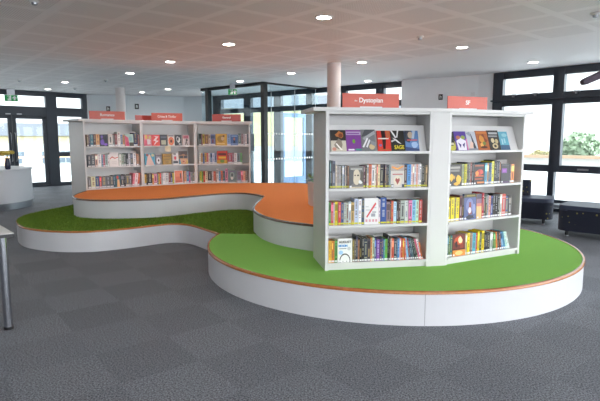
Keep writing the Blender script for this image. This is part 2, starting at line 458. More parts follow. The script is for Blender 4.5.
# orange platform
o_exp = catmull([(-3.50, 8.30), (-3.49, 8.1), (-3.45, 7.8), (-3.35, 7.48), (-3.22, 7.28), (-3.09, 7.17), (-2.89, 7.085), (-2.7, 7.06), (-2.54, 7.07), (-2.25, 7.12), (-1.99, 7.22),
    (-1.76, 7.41), (-1.51, 7.66), (-1.19, 7.93), (-.91, 7.985), (-.69, 7.8), (-.54, 7.53)], 7)
o_exp2 = catmull([(-.54, 7.53), (-.548, 7.3), (-.56, 7.01), (-.58, 6.63), (-.57, 6.18), (-.49, 5.83), (-.37, 5.53), (-.17, 5.25), (.17, 4.985)], 7)
o_back = [(.5, 5.05), (1.03, 5.19), (1.79, 5.60)]
o_exp3 = catmull([(1.79, 5.60), (2.05, 5.9), (2.2, 6.5), (2.15, 7.2), (1.75, 8.0), (1.1, 8.5), (.55, 8.8), (.30, 9.15), (.24, 9.5), (.05, 9.75), (-.3, 9.82), shf[3]], 7)
o_poly = o_exp+o_exp2[1:]+o_back[:-1]+o_exp3[:-1]+shf[::-1][:3]+[(-3.515, 8.37)]
o_poly = o_exp+o_exp2[1:]+o_back[:-1]+o_exp3+[shf[2], shf[1], shf[0]]
orange = thing('platform', 'upper curved platform topped with orange carpet, stepping up behind the green one', 'platform', (0, 0, 0), group='curved platforms')
MB().prism(o_poly, H1+.0005, H2-.004, M['riser']).build('riser', orange)
MB().prism(o_poly, H2-.0035, H2, M['orange']).build('carpet_top', orange)
mb = MB(); nosing(mb, o_exp, H2+.001, M['nosing_dark'], 1); nosing(mb, o_exp2, H2+.001, M['nosing_dark'], 1); nosing(mb, o_exp3, H2+.001, M['nosing_dark'], 1)
mb.build('edge_nosing', orange, smooth=True)['label'] = 'brown edging strip'
# turf: mat plus blades on the visible part
def inside(p, poly):
    x, y = p; c = False; j = len(poly)-1
    for i in range(len(poly)):
        xi, yi = poly[i]; xj, yj = poly[j]
        if (yi > y) != (yj > y) and x < (xj-xi)*(y-yi)/(yj-yi)+xi: c = not c
        j = i
    return c
def turf_blade_mat():
    m, nt, b = new_mat('grass_blades')
    N = nt.nodes.new; L = nt.links.new
    g = N('ShaderNodeNewGeometry'); r = N('ShaderNodeValToRGB')
    L(g.outputs['Random Per Island'], r.inputs['Fac'])
    e = r.color_ramp.elements
    e[0].color = rgb('567628'); e[1].color = rgb('93b046'); x = e.new(.5); x.color = rgb('6f9036')
    L(r.outputs['Color'], b.inputs['Base Color'])
    b.inputs['Roughness'].default_value = .7; b.inputs['Specular IOR Level'].default_value = .2
    return m
M['blade'] = turf_blade_mat()
mb = MB(); mb.prism(turf_poly, H1-.0035, H1-.001, M['turf_base'])
vis_poly = g_front + [(-.54, 5.94)] + o_exp2[::-1] + o_exp[::-1] + [(-3.6, 8.5)]
vs = []; fs = []; k = 0
while k < 52000:
    x = random.uniform(-4.1, -.5); y = random.uniform(5.9, 8.75)
    if not inside((x, y), vis_poly): continue
    k += 1
    a = random.uniform(0, 2*pi); h = random.uniform(.010, .019); w = random.uniform(.0025, .0045); l = random.uniform(0, .012); b = random.uniform(0, 2*pi)
    o = len(vs); c_, s_ = cos(a)*w, sin(a)*w
    vs += [(x-c_, y-s_, H1-.001), (x+c_, y+s_, H1-.001), (x+cos(b)*l, y+sin(b)*l, H1-.001+h)]
    fs.append((o, o+1, o+2))
mb.add(vs, fs, M['blade'])
tt = mb.build('turf_top', turf, fixn=False); tt['kind'] = 'stuff'

# ------------------------------------------------------------------ bookcases
class Bay:
    def __init__(s, A, B, z0):
        s.A = Vector((*A, 0)); s.B = Vector((*B, 0)); s.d = (s.B-s.A); s.W = s.d.length; s.d.normalize()
        s.ang = math.atan2(s.d.y, s.d.x); s.n = Vector((-s.d.y, s.d.x, 0)); s.z0 = z0
    def w(s, u, v, z): p = s.A+s.d*u+s.n*v; return Vector((p.x, p.y, z))
def bookcase(A, B, z0, ztop, shelves, label, dl, dr, stops=(), displays=(), plinth=True, group=None, t=.028, depth=.31, grp_back=.6):
    b = Bay(A, B, z0)
    r = thing('bookcase', label, 'bookcase', (b.A.x, b.A.y, z0), b.ang, group)
    H = ztop-z0; W = b.W; m = M['white']
    MB().box(0, t, 0, dl, 0, H, m).build('side_panel', r, bevel=.002)
    MB().box(W-t, W, 0, dr, 0, H, m).build('side_panel', r, bevel=.002)
    MB().box(t, W-t, depth, depth+.014, 0, H, m).build('back_panel', r)
    MB().box(t, W-t, .004, depth, H-.022, H, m).build('top_panel', r, bevel=.0015)
    for z in shelves:
        MB().box(t, W-t, -.006, depth, z-z0-.022, z-z0, m).build('shelf', r, bevel=.002)
    zb = min(shelves)-z0-.022
    MB().box(t, W-t, .022, .04, 0, zb-.006, m).build('plinth', r)
    for i, h in stops:
        z = shelves[i]-z0
        MB().box(t+.001, W-t-.001, .17, .182, z, z+h, m).build('back_stop', r)
    for i in displays:
        z = shelves[i]-z0
        vs = [(t+.005, .045, z), (W-t-.005, .045, z), (W-t-.005, .125, z+.222), (t+.005, .125, z+.222)]
        vs += [(x, y+.012, zz) for x, y, zz in vs]
        MB().add(vs, [(0, 1, 2, 3), (7, 6, 5, 4), (0, 4, 5, 1), (1, 5, 6, 2), (2, 6, 7, 3), (3, 7, 4, 0)], m).build('display_panel', r)
    return b, r
ZN = (1.279, .967, .651, .326)
D = bookcase((.2137, 4.252), (1.140, 4.411), H1, 1.611, ZN, 'white four shelf bookcase under the Dystopian sign on the green platform', .52, .30,
    stops=((1, .212), (2, .208), (3, .205)), displays=(0,), group='near white bookcases')
S = bookcase((1.289, 4.443), (2.152, 4.912), H1, 1.611, ZN, 'white four shelf bookcase under the SF sign on the green platform', .30, .52,
    stops=((1, .212),), displays=(0,), group='near white bookcases')
# filler between the two bays, and closing back
b0, b1 = D[0], S[0]
MB().prism([tuple(p[:2]) for p in (b0.B+b0.d*.001, b1.A-b1.d*.001, b1.A+b1.n*.02-b1.d*.001, b0.B+b0.n*.02+b0.d*.001)], 0, 1.611-H1, M['white']).build('filler_panel', D[1])
fp = bpy.data.objects['filler_panel']; fp.matrix_parent_inverse = Matrix.LocRotScale(Vector((b0.A.x, b0.A.y, 0)), Euler((0, 0, b0.ang)), Vector((1, 1, 1))).inverted()
fp.matrix_parent_inverse = Matrix.Rotation(-b0.ang, 4, 'Z') @ Matrix.Translation((-b0.A.x, -b0.A.y, 0))
Mid = Vector((1.065, 4.912, 0))
def back_of(bay, root, p, q):
    a = Vector((p.x, p.y, 0)); dd = Vector((q.x-p.x, q.y-p.y, 0)); L = dd.length; an = math.atan2(dd.y, dd.x)
    T = Matrix.Rotation(-bay.ang, 4, 'Z') @ Matrix.Translation((a.x-bay.A.x, a.y-bay.A.y, 0)) @ Matrix.Rotation(an, 4, 'Z')
    MB().box(.0, L, -.014, 0, 0, 1.611-bay.z0, M['white'], T).build('rear_panel', root)
back_of(b0, D[1], b0.w(.03, .52, 0), Mid)
back_of(b1, S[1], Mid, b1.w(b1.W-.03, .52, 0))
# one continuous top over both bays
tp = [b0.w(-.11, -.02, 0), b0.w(b0.W, -.02, 0), b1.w(0, -.02, 0), b1.w(b1.W+.075, -.02, 0), b1.w(b1.W+.075, .58, 0), Mid+Vector((-.0, .05, 0)), b0.w(-.11, .58, 0)]
o = MB().prism([(p.x, p.y) for p in tp], 1.6115, 1.641, M['white']).build('worktop', bevel=.003)
tag(o, 'white angled top board running across both near bookcases', 'top board')

ZF = (1.25, .906, .55)
far = []
fl_lab = ['far left white bookcase under the Romance sign by the orange platform', 'middle white bookcase of the far three, with cover displays', 'far right white bookcase of the three, beside the glass lobby']
for i in range(3):
    far.append(bookcase(SH[i], SH[i+1], 0.0, 1.665, ZF, fl_lab[i], .62 if i == 0 else .30, .62 if i == 2 else .30,
        stops=((0, .26), (1, .26), (2, .26)) if i == 0 else (), displays=(), group='far white bookcases'))
tp = [far[0][0].w(-.08, -.02, 0), far[0][0].w(far[0][0].W, -.02, 0), far[1][0].w(far[1][0].W, -.02, 0), far[2][0].w(far[2][0].W+.04, -.02, 0),
      far[2][0].w(far[2][0].W+.04, .66, 0), far[1][0].w(far[1][0].W, .64, 0), far[0][0].w(far[0][0].W, .64, 0), far[0][0].w(-.08, .66, 0)]
o = MB().prism([(p.x, p.y) for p in tp], 1.6655, 1.70, M['white']).build('worktop', bevel=.003)
tag(o, 'white angled top board running across the three far bookcases', 'top board')
for i in range(3):   # rear panels close the double-sided carcass
    bb, rr = far[i]
    MB().box(.03 if i == 0 else .12, bb.W-(.03 if i == 2 else .12), .60, .614, 0, 1.665, M['white']).build('rear_panel', rr)

# signs standing on the tops
def top_sign(pos, ang, w, h, label, text, size, m='sign_red', tabw=.20, fit=None, small=None, off=0):
    r = thing('shelf_sign', label, 'sign', pos, ang, 'genre signs on the bookcases')
    MB().box(-w/2, w/2, -.004, .004, .006, h, M[m]).build('sign_board', r, bevel=.001)
    mb = MB(); mb.box(-tabw/2, tabw/2, -.012, -.0045, 0, .022, M['clear']); mb.box(-tabw/2, tabw/2, -.03, .03, 0, .005, M['clear']); mb.build('holder', r)
    if text:
        text_mesh(text, size, M['sign_text'], r, 'lettering', (off, -.0052, h*.56), bold=.0012, fit=fit)
    if small:
        text_mesh(small, size*.34, M['sign_text'], r, 'lettering', (off-.138, -.0052, h*.53), bold=.0004)
    return r
def on(bay, u, v, z): p = bay.w(u, v, z); return (p.x, p.y, z)
top_sign(on(b0, .452, .22, 1.6412), b0.ang, .515, .135, 'orange red sign reading Dystopian on top of the near left bookcase', 'Dystopian', .056, fit=.215, small='the', off=.0)
top_sign(on(b1, .415, .20, 1.6412), b1.ang-.12, .455, .13, 'orange red sign reading SF on top of the near right bookcase', 'SF', .055, m='sign_red')
f0, f1, f2 = (f[0] for f in far)
top_sign(on(f0, .52, .24, 1.70), f0.ang-.35, .58, .15, 'orange red sign reading Romance on the far left bookcase', 'Romance', .062)
top_sign(on(f1, .56, .22, 1.70), f1.ang-.25, .56, .15, 'bright orange sign reading Crime & Thriller on the middle far bookcase', 'Crime & Thriller', .06, fit=.34)
top_sign(on(f2, .58, .24, 1.70), f2.ang, .55, .145, 'dull red sign reading General on the far right bookcase', 'General', .05, m='sign_red_dark')
top_sign(on(f1, .36, .52, 1.70), f1.ang+.1, .62, .11, 'dark red sign on the back edge of the middle far bookcase', None, .06, m='sign_red_dark')

# ------------------------------------------------------------------ books
ORD = ['first', 'second', 'third', 'fourth', 'fifth', 'sixth', 'seventh', 'eighth', 'ninth', 'tenth', 'eleventh', 'twelfth', 'thirteenth', 'fourteenth', 'fifteenth',
       'sixteenth', 'seventeenth', 'eighteenth', 'nineteenth', 'twentieth'] + ['twenty-'+x for x in ('first', 'second', 'third', 'fourth', 'fifth', 'sixth', 'seventh', 'eighth', 'ninth')] + ['thirtieth'] + \
      ['thirty-'+x for x in ('first', 'second', 'third', 'fourth', 'fifth', 'sixth', 'seventh', 'eighth', 'ninth')] + ['fortieth'] + ['forty-'+x for x in ('first', 'second', 'third', 'fourth')]
import colorsys
def colour_name(h):
    r, g, b = (int(h[i:i+2], 16)/255 for i in (0, 2, 4))
    H, S_, V = colorsys.rgb_to_hsv(r, g, b)
    if V < .2: return 'black'
    if S_ < .16: return 'white' if V > .84 else 'pale grey' if V > .66 else 'grey' if V > .42 else 'dark grey' if V > .25 else 'black'
    H *= 360
    n = 'red' if H < 14 or H >= 345 else 'orange' if H < 36 else 'yellow' if H < 66 else 'green' if H < 165 else 'teal' if H < 195 else 'blue' if H < 245 else 'purple' if H < 300 else 'pink'
    if n == 'orange' and (V < .6 or S_ < .4): n = 'brown' if V < .7 else 'beige'
    if n == 'red' and V > .75 and S_ < .45: n = 'pink'
    if n == 'yellow' and S_ < .4: n = 'cream' if V > .6 else 'olive'
    if n == 'yellow' and V < .55: n = 'olive'
    if V < .4: n = 'dark '+n
    elif V > .75 and S_ < .45 and n in ('blue', 'green', 'teal', 'purple'): n = 'pale '+n
    return n
def shade(h, k):
    c = [int(h[i:i+2], 16) for i in (0, 2, 4)]
    c = [max(0, min(255, int(x*k+(255*(k-1)*.35 if k > 1 else 0)))) for x in c]
    return '%02x%02x%02x' % tuple(c)
def contrast(h):
    l = sum(int(h[i:i+2], 16)*w for i, w in ((0, .3), (2, .59), (4, .11)))
    return random.choice(['e8e4da', 'd8cfa8', 'd0d4dc', 'e0c060']) if l < 120 else random.choice(['2b2b30', '7a3030', '34406a', '50453a'])
def mixc(a, b_, k):
    return '%02x%02x%02x' % tuple(int(int(a[i:i+2], 16)*(1-k)+int(b_[i:i+2], 16)*k) for i in (0, 2, 4))
def spine_book(w, h, d, col, near):
    """cover (spine and two boards) with printed spine blocks; local x = thickness, y = depth, z = height"""
    mb = MB(); m = pal(col); t = .0018
    mb.box(0, w, 0, .002, 0, h, m); mb.box(0, t, .002, d, 0, h, m); mb.box(w-t, w, .002, d, 0, h, m)
    if w > .007:
        c2 = mixc(col, contrast(col), .62); k = random.random(); y = -.0005
        def blk(x0, x1, z0, z1, c): mb.quad((w*x0, y, h*z0), (w*x1, y, h*z0), (w*x1, y, h*z1), (w*x0, y, h*z1), pal(c))
        if k < .55: # author and title as broken lettering
            z = .93
            while z > .28:
                s = random.uniform(.02, .045)
                if random.random() < .82: blk(.3, .7, z-s, z, c2)
                z -= s+random.uniform(.008, .02)
                if abs(z-.6) < .03: z -= .06
        elif k < .8:
            blk(.06, .94, .62, .9, shade(col, 1.35 if k < .68 else .65)); blk(.33, .68, .2, .56, c2)
        else:
            blk(.06, .94, .14, .2, c2); blk(.06, .94, .84, .88, c2); blk(.3, .7, .3, .78, shade(c2, .9))
    return mb
# artwork of the books that face outwards: layers of flat shapes (r rectangle, e ellipse, p polygon) in cover units
def blot(cx_, cy_, r, n=9, seed=1, sq=1.0):
    rn = random.Random(seed); return [(cx_+r*rn.uniform(.6, 1.1)*cos(2*pi*i/n), cy_+r*sq*rn.uniform(.6, 1.1)*sin(2*pi*i/n)) for i in range(n)]
COVERS = {
 'portrait': ('dark book with an orange figure on cream', '33302e', [('r', 0, 0, 1, .5, 'c9c2b2'), ('p', blot(.62, .78, .3, 10, 3, .6), 'b5713f'), ('e', .66, .74, .14, .1, '7d4026'), ('p', blot(.5, .3, .28, 8, 5), '8c8274'), ('p', [(.3, .35), (.38, .37), (.75, .06), (.62, .05)], 'f0ede6'), ('e', .2, .1, .14, .08, 'c98a78')]),
 'purple': ('purple book with small green mark', '7e4390', [('r', 0, .76, 1, .92, 'b9a3c4'), ('r', .05, .8, .9, .86, '8a55a0'), ('r', 0, .92, .9, .99, '8e3f9b'), ('e', .5, .46, .09, .1, '6ea33a'), ('r', .1, .03, .5, .1, 'e6dfea'), ('r', .58, .03, .98, .11, '3f9a7a')]),
 'silver': ('silver grey book with slanting white lettering', '77787a', [('p', [(0, .65), (.3, 1), (1, 1), (1, .85)], '4e5054'), ('p', [(.1, .6), (.95, .95), (1, .8), (.2, .5)], 'a4a5a8'), ('p', [(.05, .2), (.4, .62), (.5, .58), (.15, .16)], 'e8e8ea'), ('p', [(.3, .2), (.55, .55), (.64, .5), (.4, .16)], 'e0e0e2'), ('e', .72, .2, .2, .13, 'c9b48a'), ('p', [(.6, .5), (1, .4), (1, .2), (.7, .3)], '8e8f93')]),
 'red': ('bright red book with black silhouette', 'cf3a2f', [('p', [(.3, 1), (.62, 1), (.66, .6), (.56, .06), (.4, .06), (.36, .6)], '2a1816'), ('r', .04, .58, .86, .64, 'e9ded8'), ('e', .2, .28, .12, .06, '7a6aa0'), ('p', [(.66, 1), (.95, 1), (1, .66), (.72, .62)], 'b9623f'), ('r', .15, .06, .9, .1, 'a86a3a')]),
 'stripes': ('black book with white slashes and yellow title', '2a2a26', [('p', [(0, 1), (.12, 1), (.42, .66), (.32, .62)], 'dfe0e0'), ('p', [(.5, 1), (.6, 1), (.48, .64), (.4, .68)], 'd9dada'), ('p', [(.1, .66), (.5, .4), (.75, .34), (.4, .56)], 'e4e4e2'), ('p', [(0, .5), (.3, .58), (.35, .52), (.05, .42)], 'c9cacb')]),
 'bluegirl': ('blue grey book with a figure and red title line', '5d7fae', [('p', [(0, 1), (.5, 1), (.45, .55), (.3, .4), (0, .5)], '3a3f4c'), ('e', .42, .78, .2, .17, 'b3a08c'), ('p', blot(.7, .3, .3, 9, 8, .7), '9db7d8'), ('r', .15, .5, .9, .56, 'c65f5c'), ('p', [(.6, 1), (.8, 1), (.66, .6), (.5, .62)], 'aebdd0'), ('p', [(0, 0), (1, 0), (1, .1), (0, .2)], '3d4c78')]),
 'face': ('grey book showing a pale face on the cover', '6c6a66', [('e', .52, .5, .26, .36, 'cdbfa6'), ('p', [(0, .1), (.28, .2), (.32, .75), (.1, .9), (0, .9)], '4e4f52'), ('e', .62, .58, .07, .04, '3b3630'), ('e', .42, .58, .06, .035, '5a5048'), ('r', .1, .84, .9, .9, 'a9a8a2'), ('e', .8, .28, .14, .09, 'dfe0dd'), ('p', [(.75, .4), (1, .2), (1, .7), (.85, .8)], '4a4238'), ('r', .05, 0, 1, .06, 'c2b59a')]),
 'heart': ('cream book with red heart and fiery top', 'c9c2bb', [('r', 0, .72, 1, .97, 'a99a92'), ('p', [(.05, .86), (.5, .76), (.95, .9), (.9, .95), (.5, .85), (.1, .93)], 'e08a3a'), ('p', [(.1, .88), (.5, .8), (.9, .92), (.5, .83)], 'f2c65a'), ('e', .5, .3, .3, .22, 'd9cfb8'), ('p', [(.5, .12), (.68, .32), (.62, .42), (.5, .36), (.38, .42), (.32, .32)], '9a3a34'), ('r', .12, .55, .88, .6, 'b0645c'), ('r', 0, 0, .2, .14, '3f484c'), ('r', .82, 0, 1, .14, '39424a')]),
 'slash': ('white book crossed by a thick red diagonal stroke', 'e4e2e2', [('r', .08, .66, .3, .7, 'c2c2c4'), ('r', .6, .62, .86, .66, 'bcbcc0'), ('r', .1, .54, .4, .57, 'b2b2b8'), ('r', .55, .44, .85, .5, 'a9a9b0'), ('r', .48, .3, .78, .42, '9a9aa2'), ('p', [(.12, .3), (.2, .26), (.86, .78), (.78, .84)], 'cf4a50'), ('r', .08, .1, .22, .2, 'd99aa4'), ('r', .32, .1, .46, .2, 'd99aa4'), ('r', .56, .1, .7, .2, 'd99aa4'), ('r', .78, .1, .92, .2, 'd99aa4')]),
 'moon': ('white book lettered in black and blue', 'e6e6e4', [('e', .5, .08, .38, .3, '2a2a2c'), ('e', .5, .06, .33, .27, 'e6e6e4'), ('e', .22, .42, .15, .09, '9cc6e6'), ('e', .78, .58, .12, .08, 'c4c4c8'), ('r', 0, 0, 1, .0, 'e6e6e4'), ('r', .1, .57, .6, .6, '7a7a7c'), ('e', .36, .05, .03, .02, '4a4a55'), ('e', .62, .05, .03, .02, '4a4a55')]),
 'yellowblack': ('black and yellow book at the left end', '2b2c28', [('e', .5, .3, .55, .33, 'b9b24a'), ('e', .55, .45, .36, .2, '2c2d28'), ('r', .3, .3, .8, .42, 'c2bda0'), ('r', .2, .8, .8, .9, '5a5a4c')]),
 'mask': ('purple book with a white painted face', '5a4394', [('p', [(.1, .5), (.5, .66), (.9, .5), (.85, .02), (.15, .02)], 'dcd8e2'), ('e', .3, .68, .18, .1, 'b06a4a'), ('e', .7, .68, .18, .1, '8fa04a'), ('p', [(.2, .42), (.45, .3), (.35, .12)], '3a3070'), ('p', [(.8, .42), (.55, .3), (.65, .12)], '3a3070'), ('r', .9, .02, 1, .6, 'd07aa0')]),
 'letter': ('pale grey book with a dark slanting shape', 'b9bcc4', [('p', [(.45, .95), (.55, .8), (.85, .1), (.55, .1)], '3b3b44'), ('p', [(.1, .1), (.35, .5), (.6, .4), (.5, .12)], 'd9b9a8'), ('p', [(.0, .9), (.4, 1), (.45, .7)], '8f96a4'), ('r', 0, 0, 1, .1, '7d828c')]),
 'orange': ('orange brown book with busy gold artwork', 'a55a2b', [('p', blot(.5, .5, .4, 11, 2), '7a3a22'), ('p', blot(.45, .55, .26, 9, 4), 'c98a3a'), ('e', .6, .35, .14, .1, '6a7a3a'), ('p', blot(.35, .25, .16, 7, 6), 'd9a050'), ('r', .05, .86, .95, .94, 'c2763a'), ('e', .5, .15, .3, .06, '4a2a1e')]),
 'ivory': ('black book with ivory ornaments', '2c2a28', [('r', .1, .8, .9, .9, 'a9abae'), ('r', .05, .66, .85, .74, '8d8f92'), ('e', .36, .48, .16, .12, 'c9bb94'), ('e', .7, .44, .14, .12, 'b9a97e'), ('e', .5, .2, .26, .14, 'c2b28a'), ('e', .5, .2, .12, .07, '3a342c')]),
 'sea': ('pale blue book with darker base', '5fa3b8', [('r', 0, 0, 1, .26, '3c5a78'), ('r', .2, .3, .34, .6, 'a8d0d8'), ('r', .45, .36, .62, .62, '9cc8d2'), ('e', .6, .8, .3, .1, '8cc0cc')]),
 'bee': ('black book with big yellow shapes', '35332e', [('r', .1, .8, .85, .9, '9a968e'), ('r', .1, .66, .8, .76, '7d7a74'), ('p', blot(.18, .4, .2, 8, 11), 'e0b030'), ('p', blot(.75, .3, .24, 9, 12), 'e2b232'), ('p', blot(.55, .1, .22, 8, 13, .5), 'dba82c'), ('p', blot(.4, .4, .1, 7, 14), 'caa040')]),
 'ember': ('dark book with glowing red orange lettering', '2e2420', [('p', blot(.5, .58, .42, 13, 21, .45), 'b03a30'), ('p', blot(.3, .55, .15, 8, 22), 'e08a30'), ('p', blot(.7, .6, .16, 8, 23), 'cf4a3c'), ('r', .1, .38, .9, .44, 'c2592e'), ('r', .1, .24, .8, .3, 'a84a2a'), ('r', .08, .88, .9, .94, 'a8502c'), ('r', .3, .06, .95, .14, 'd07a34')]),
 'violetbox': ('black book with a purple square', '2b2a30', [('r', .1, .52, .68, .76, '7a3f94'), ('r', .22, .58, .56, .7, '9a55b0'), ('r', .05, .9, .9, .94, '46424c'), ('r', .2, .02, .9, .07, '5a3a6a')]),
 'fantasy': ('blue book with a figure in misty artwork', '55608c', [('r', 0, .86, 1, 1, '4a4424'), ('r', .2, .9, .9, .96, '8a7a3a'), ('e', .45, .55, .3, .28, '7a80b0'), ('p', [(.4, .68), (.55, .68), (.62, .2), (.34, .2)], '8a4a44'), ('e', .45, .36, .12, .12, 'd0c8d8'), ('p', blot(.5, .1, .4, 10, 31, .25), '34363e'), ('e', .8, .4, .13, .2, '8890bc')]),
 'sunset': ('book with a pink and gold sunset sky', 'd9b27c', [('r', 0, .8, 1, 1, '504858'), ('r', 0, .62, 1, .8, '8a6478'), ('r', 0, .5, 1, .62, 'c87a6a')]),
 'fire': ('red and orange book with a burning scene', '6a2a22', [('p', blot(.5, .7, .38, 10, 41, .7), 'c2502e'), ('p', blot(.6, .72, .2, 8, 42), 'f0d2a8'), ('p', blot(.3, .55, .16, 7, 43), '3a1a1a'), ('r', 0, 0, 1, .28, 'd98a3a'), ('e', .5, .14, .3, .1, 'ecc27a'), ('p', blot(.7, .45, .18, 8, 44), '8a3224'), ('r', 0, .28, 1, .34, '4a1c1a')]),
 'violetnight': ('dark book splashed with purple', '2f2c3c', [('p', blot(.3, .35, .3, 8, 51), '6a4ab0'), ('p', blot(.7, .15, .25, 8, 52, .6), '7a50b8'), ('p', blot(.25, .8, .16, 7, 53), '6a58a0'), ('e', .7, .6, .16, .2, '1e1c26')]),
 'pinkteal': ('pink and pale teal book', 'a8c0b8', [('p', [(0, 0), (.5, 0), (.4, .7), (0, .9)], 'd0607a'), ('p', blot(.3, .2, .2, 8, 61), 'c83a6a'), ('r', .5, .0, 1, .3, '4a4438'), ('e', .65, .6, .2, .2, '8cb4b4')]),
 'redscript': ('white book with red handwriting across the top', 'e2ddda', [('p', [(.02, .55), (.3, .72), (.6, .6), (.95, .68), (.95, .62), (.6, .54), (.3, .64), (.06, .5)], 'cf5a4c'), ('r', .2, .3, .8, .34, 'cfcac6'), ('r', .25, .18, .75, .22, 'd2cdc9')]),
 'tealorange': ('teal book with an orange figure', '2f5a64', [('p', [(.3, 0), (.85, 0), (.75, .6), (.4, .6)], 'e0b078'), ('e', .45, .78, .2, .14, 'c8402e')]),
 'pinkyellow': ('pink book with yellow and white patches', 'd9808e', [('p', blot(.3, .8, .22, 8, 71), 'd9c05a'), ('p', blot(.6, .35, .3, 9, 72), 'dfd4d8'), ('e', .75, .75, .15, .15, 'b8c47a'), ('r', .1, .05, .4, .5, 'd0607a')]),
 'redbolt': ('red book with a white zigzag', 'd94a4a', [('p', [(.2, .9), (.85, .85), (.5, .5), (.85, .45), (.2, .05), (.45, .42), (.15, .45), (.5, .8)], 'eed6d6'), ('r', .5, .05, .95, .3, 'e0584a')]),
 'darknote': ('dark grey book', '3b3f48', [('r', .1, .7, .9, .85, '606672'), ('r', .15, .1, .8, .5, 'b5b69c')]),
 'target': ('white book with an orange ring design', 'd9cfc4', [('e', .5, .42, .4, .38, 'e0683a'), ('e', .5, .42, .28, .26, 'd98a5a'), ('e', .5, .42, .16, .15, '6a2a1c'), ('r', .1, .86, .9, .95, '6a6e80')]),
 'inkcat': ('black and white book with an ink blot shape', '34363a', [('p', blot(.5, .55, .36, 9, 81), 'd4d0cc'), ('p', blot(.45, .6, .2, 8, 82), '2a2a2c'), ('p', blot(.7, .15, .2, 7, 83, .6), 'b9b5b2')]),
 'inkfigure': ('pale book with dark pink top, black figure', 'c4b4b2', [('r', .1, .66, .9, .95, '9a4a5a'), ('p', [(.3, .05), (.5, .5), (.75, .05), (.6, .06), (.5, .3), (.4, .05)], '2c2a2c'), ('e', .6, .52, .16, .12, '343236')]),
 'pinkblue': ('blue book with a large pale pink triangle', '4fa3c0', [('p', [(.12, 0), (.92, 0), (.5, .95), (.3, .8)], 'd9b8ae'), ('e', .25, .86, .14, .1, '8a4a44'), ('e', .8, .84, .14, .12, 'd8cf9a')]),
 'eye': ('grey book with a white eye in the centre', '8d8a92', [('e', .5, .4, .36, .32, 'dcdcde'), ('e', .5, .42, .13, .12, '1e1e22'), ('r', .1, .84, .9, .92, '5a5862')]),
 'ochre': ('mustard yellow book covered in fine pattern', 'a88428', [('r', .08, .7, .92, .82, '8a6a1e'), ('r', .15, .4, .85, .55, '8f701f'), ('p', blot(.5, .2, .26, 9, 91, .5), '94762a')]),
 'redround': ('white book with a red roundel and black title', 'd9d6d4', [('e', .45, .55, .4, .32, 'c9c4c4'), ('e', .45, .56, .18, .16, 'c83a48'), ('r', .1, .08, .9, .3, '3a3a40'), ('r', .15, .86, .6, .96, '2a2a30')]),
 'shades': ('tall book showing a face in big sunglasses', 'b57c4c', [('r', 0, .7, 1, 1, '4a2e24'), ('e', .5, .42, .36, .36, 'c99468'), ('r', .04, .44, .48, .66, '2a2422'), ('r', .52, .44, .96, .66, '2a2422'), ('e', .5, .2, .12, .05, 'a03a34'), ('p', [(0, 0), (.2, 0), (.14, .4), (0, .4)], '3f8aa0'), ('p', [(.8, 0), (1, 0), (1, .3), (.86, .3)], 'd0a83a')]),
 'orangetree': ('orange framed book with a dark lone figure', 'e0d8d0', [('r', .07, .05, .93, .94, 'c9603a'), ('r', .14, .5, .86, .86, 'd9774c'), ('p', [(.66, .35), (.78, .35), (.8, .7), (.72, .8), (.64, .7)], '3a2824'), ('r', .12, .1, .86, .2, 'a84a2e')]),
 'gold': ('golden yellow book with a sepia portrait', 'c9a048', [('e', .45, .55, .3, .3, 'a07c38'), ('e', .62, .6, .14, .18, 'c8b08a'), ('r', .1, .1, .8, .2, 'e0c88a'), ('e', .7, .8, .1, .08, '5a4020')]),
 'bluebook': ('blue book with a darker central figure', '4a6a9c', [('r', .05, .05, .95, .2, '7a90b8'), ('p', [(.35, .2), (.65, .2), (.6, .75), (.4, .75)], '2e3a58'), ('e', .5, .6, .12, .14, 'a8786a'), ('r', .1, .8, .9, .92, '8aa4cc')]),
 'redyellow': ('tall red and yellow book', 'c23a26', [('r', .0, .0, 1, .3, 'b9902c'), ('r', .1, .66, .9, .82, '5a1e18'), ('r', .15, .4, .85, .56, 'd9b03a'), ('e', .5, .2, .2, .14, '6a8a34')]),
 'pattern': ('grey green book with patterned frame', '7a8482', [('r', .1, .1, .9, .9, '5a6a70'), ('e', .5, .5, .3, .3, '8a9a94'), ('e', .48, .3, .14, .12, 'd9d0c8'), ('e', .5, .55, .12, .14, '3a4044'), ('r', .2, .78, .8, .86, '6a5a78')]),
}
def cover_book(w, h, key, th=.022):
    desc, col, art = COVERS[key]
    mb = MB(); m = pal(col); t = .0018
    mb.box(0, w, 0, t, 0, h, m); mb.box(0, w, th-t, th, 0, h, m); mb.box(0, t, t, th-t, 0, h, m)
    y = -.0003
    for a in art:
        y -= .00025
        if a[0] == 'r': pts = [(a[1], a[2]), (a[3], a[2]), (a[3], a[4]), (a[1], a[4])]
        elif a[0] == 'e': pts = [(a[1]+a[3]*cos(2*pi*i/18), a[2]+a[4]*sin(2*pi*i/18)) for i in range(18)]
        else: pts = a[1]
        pts = [(min(1, max(0, px)), min(1, max(0, pz))) for px, pz in pts]
        mb.add([(px*w, y, pz*h) for px, pz in pts], [tuple(range(len(pts)))], pal(a[-1]))
    return mb, desc
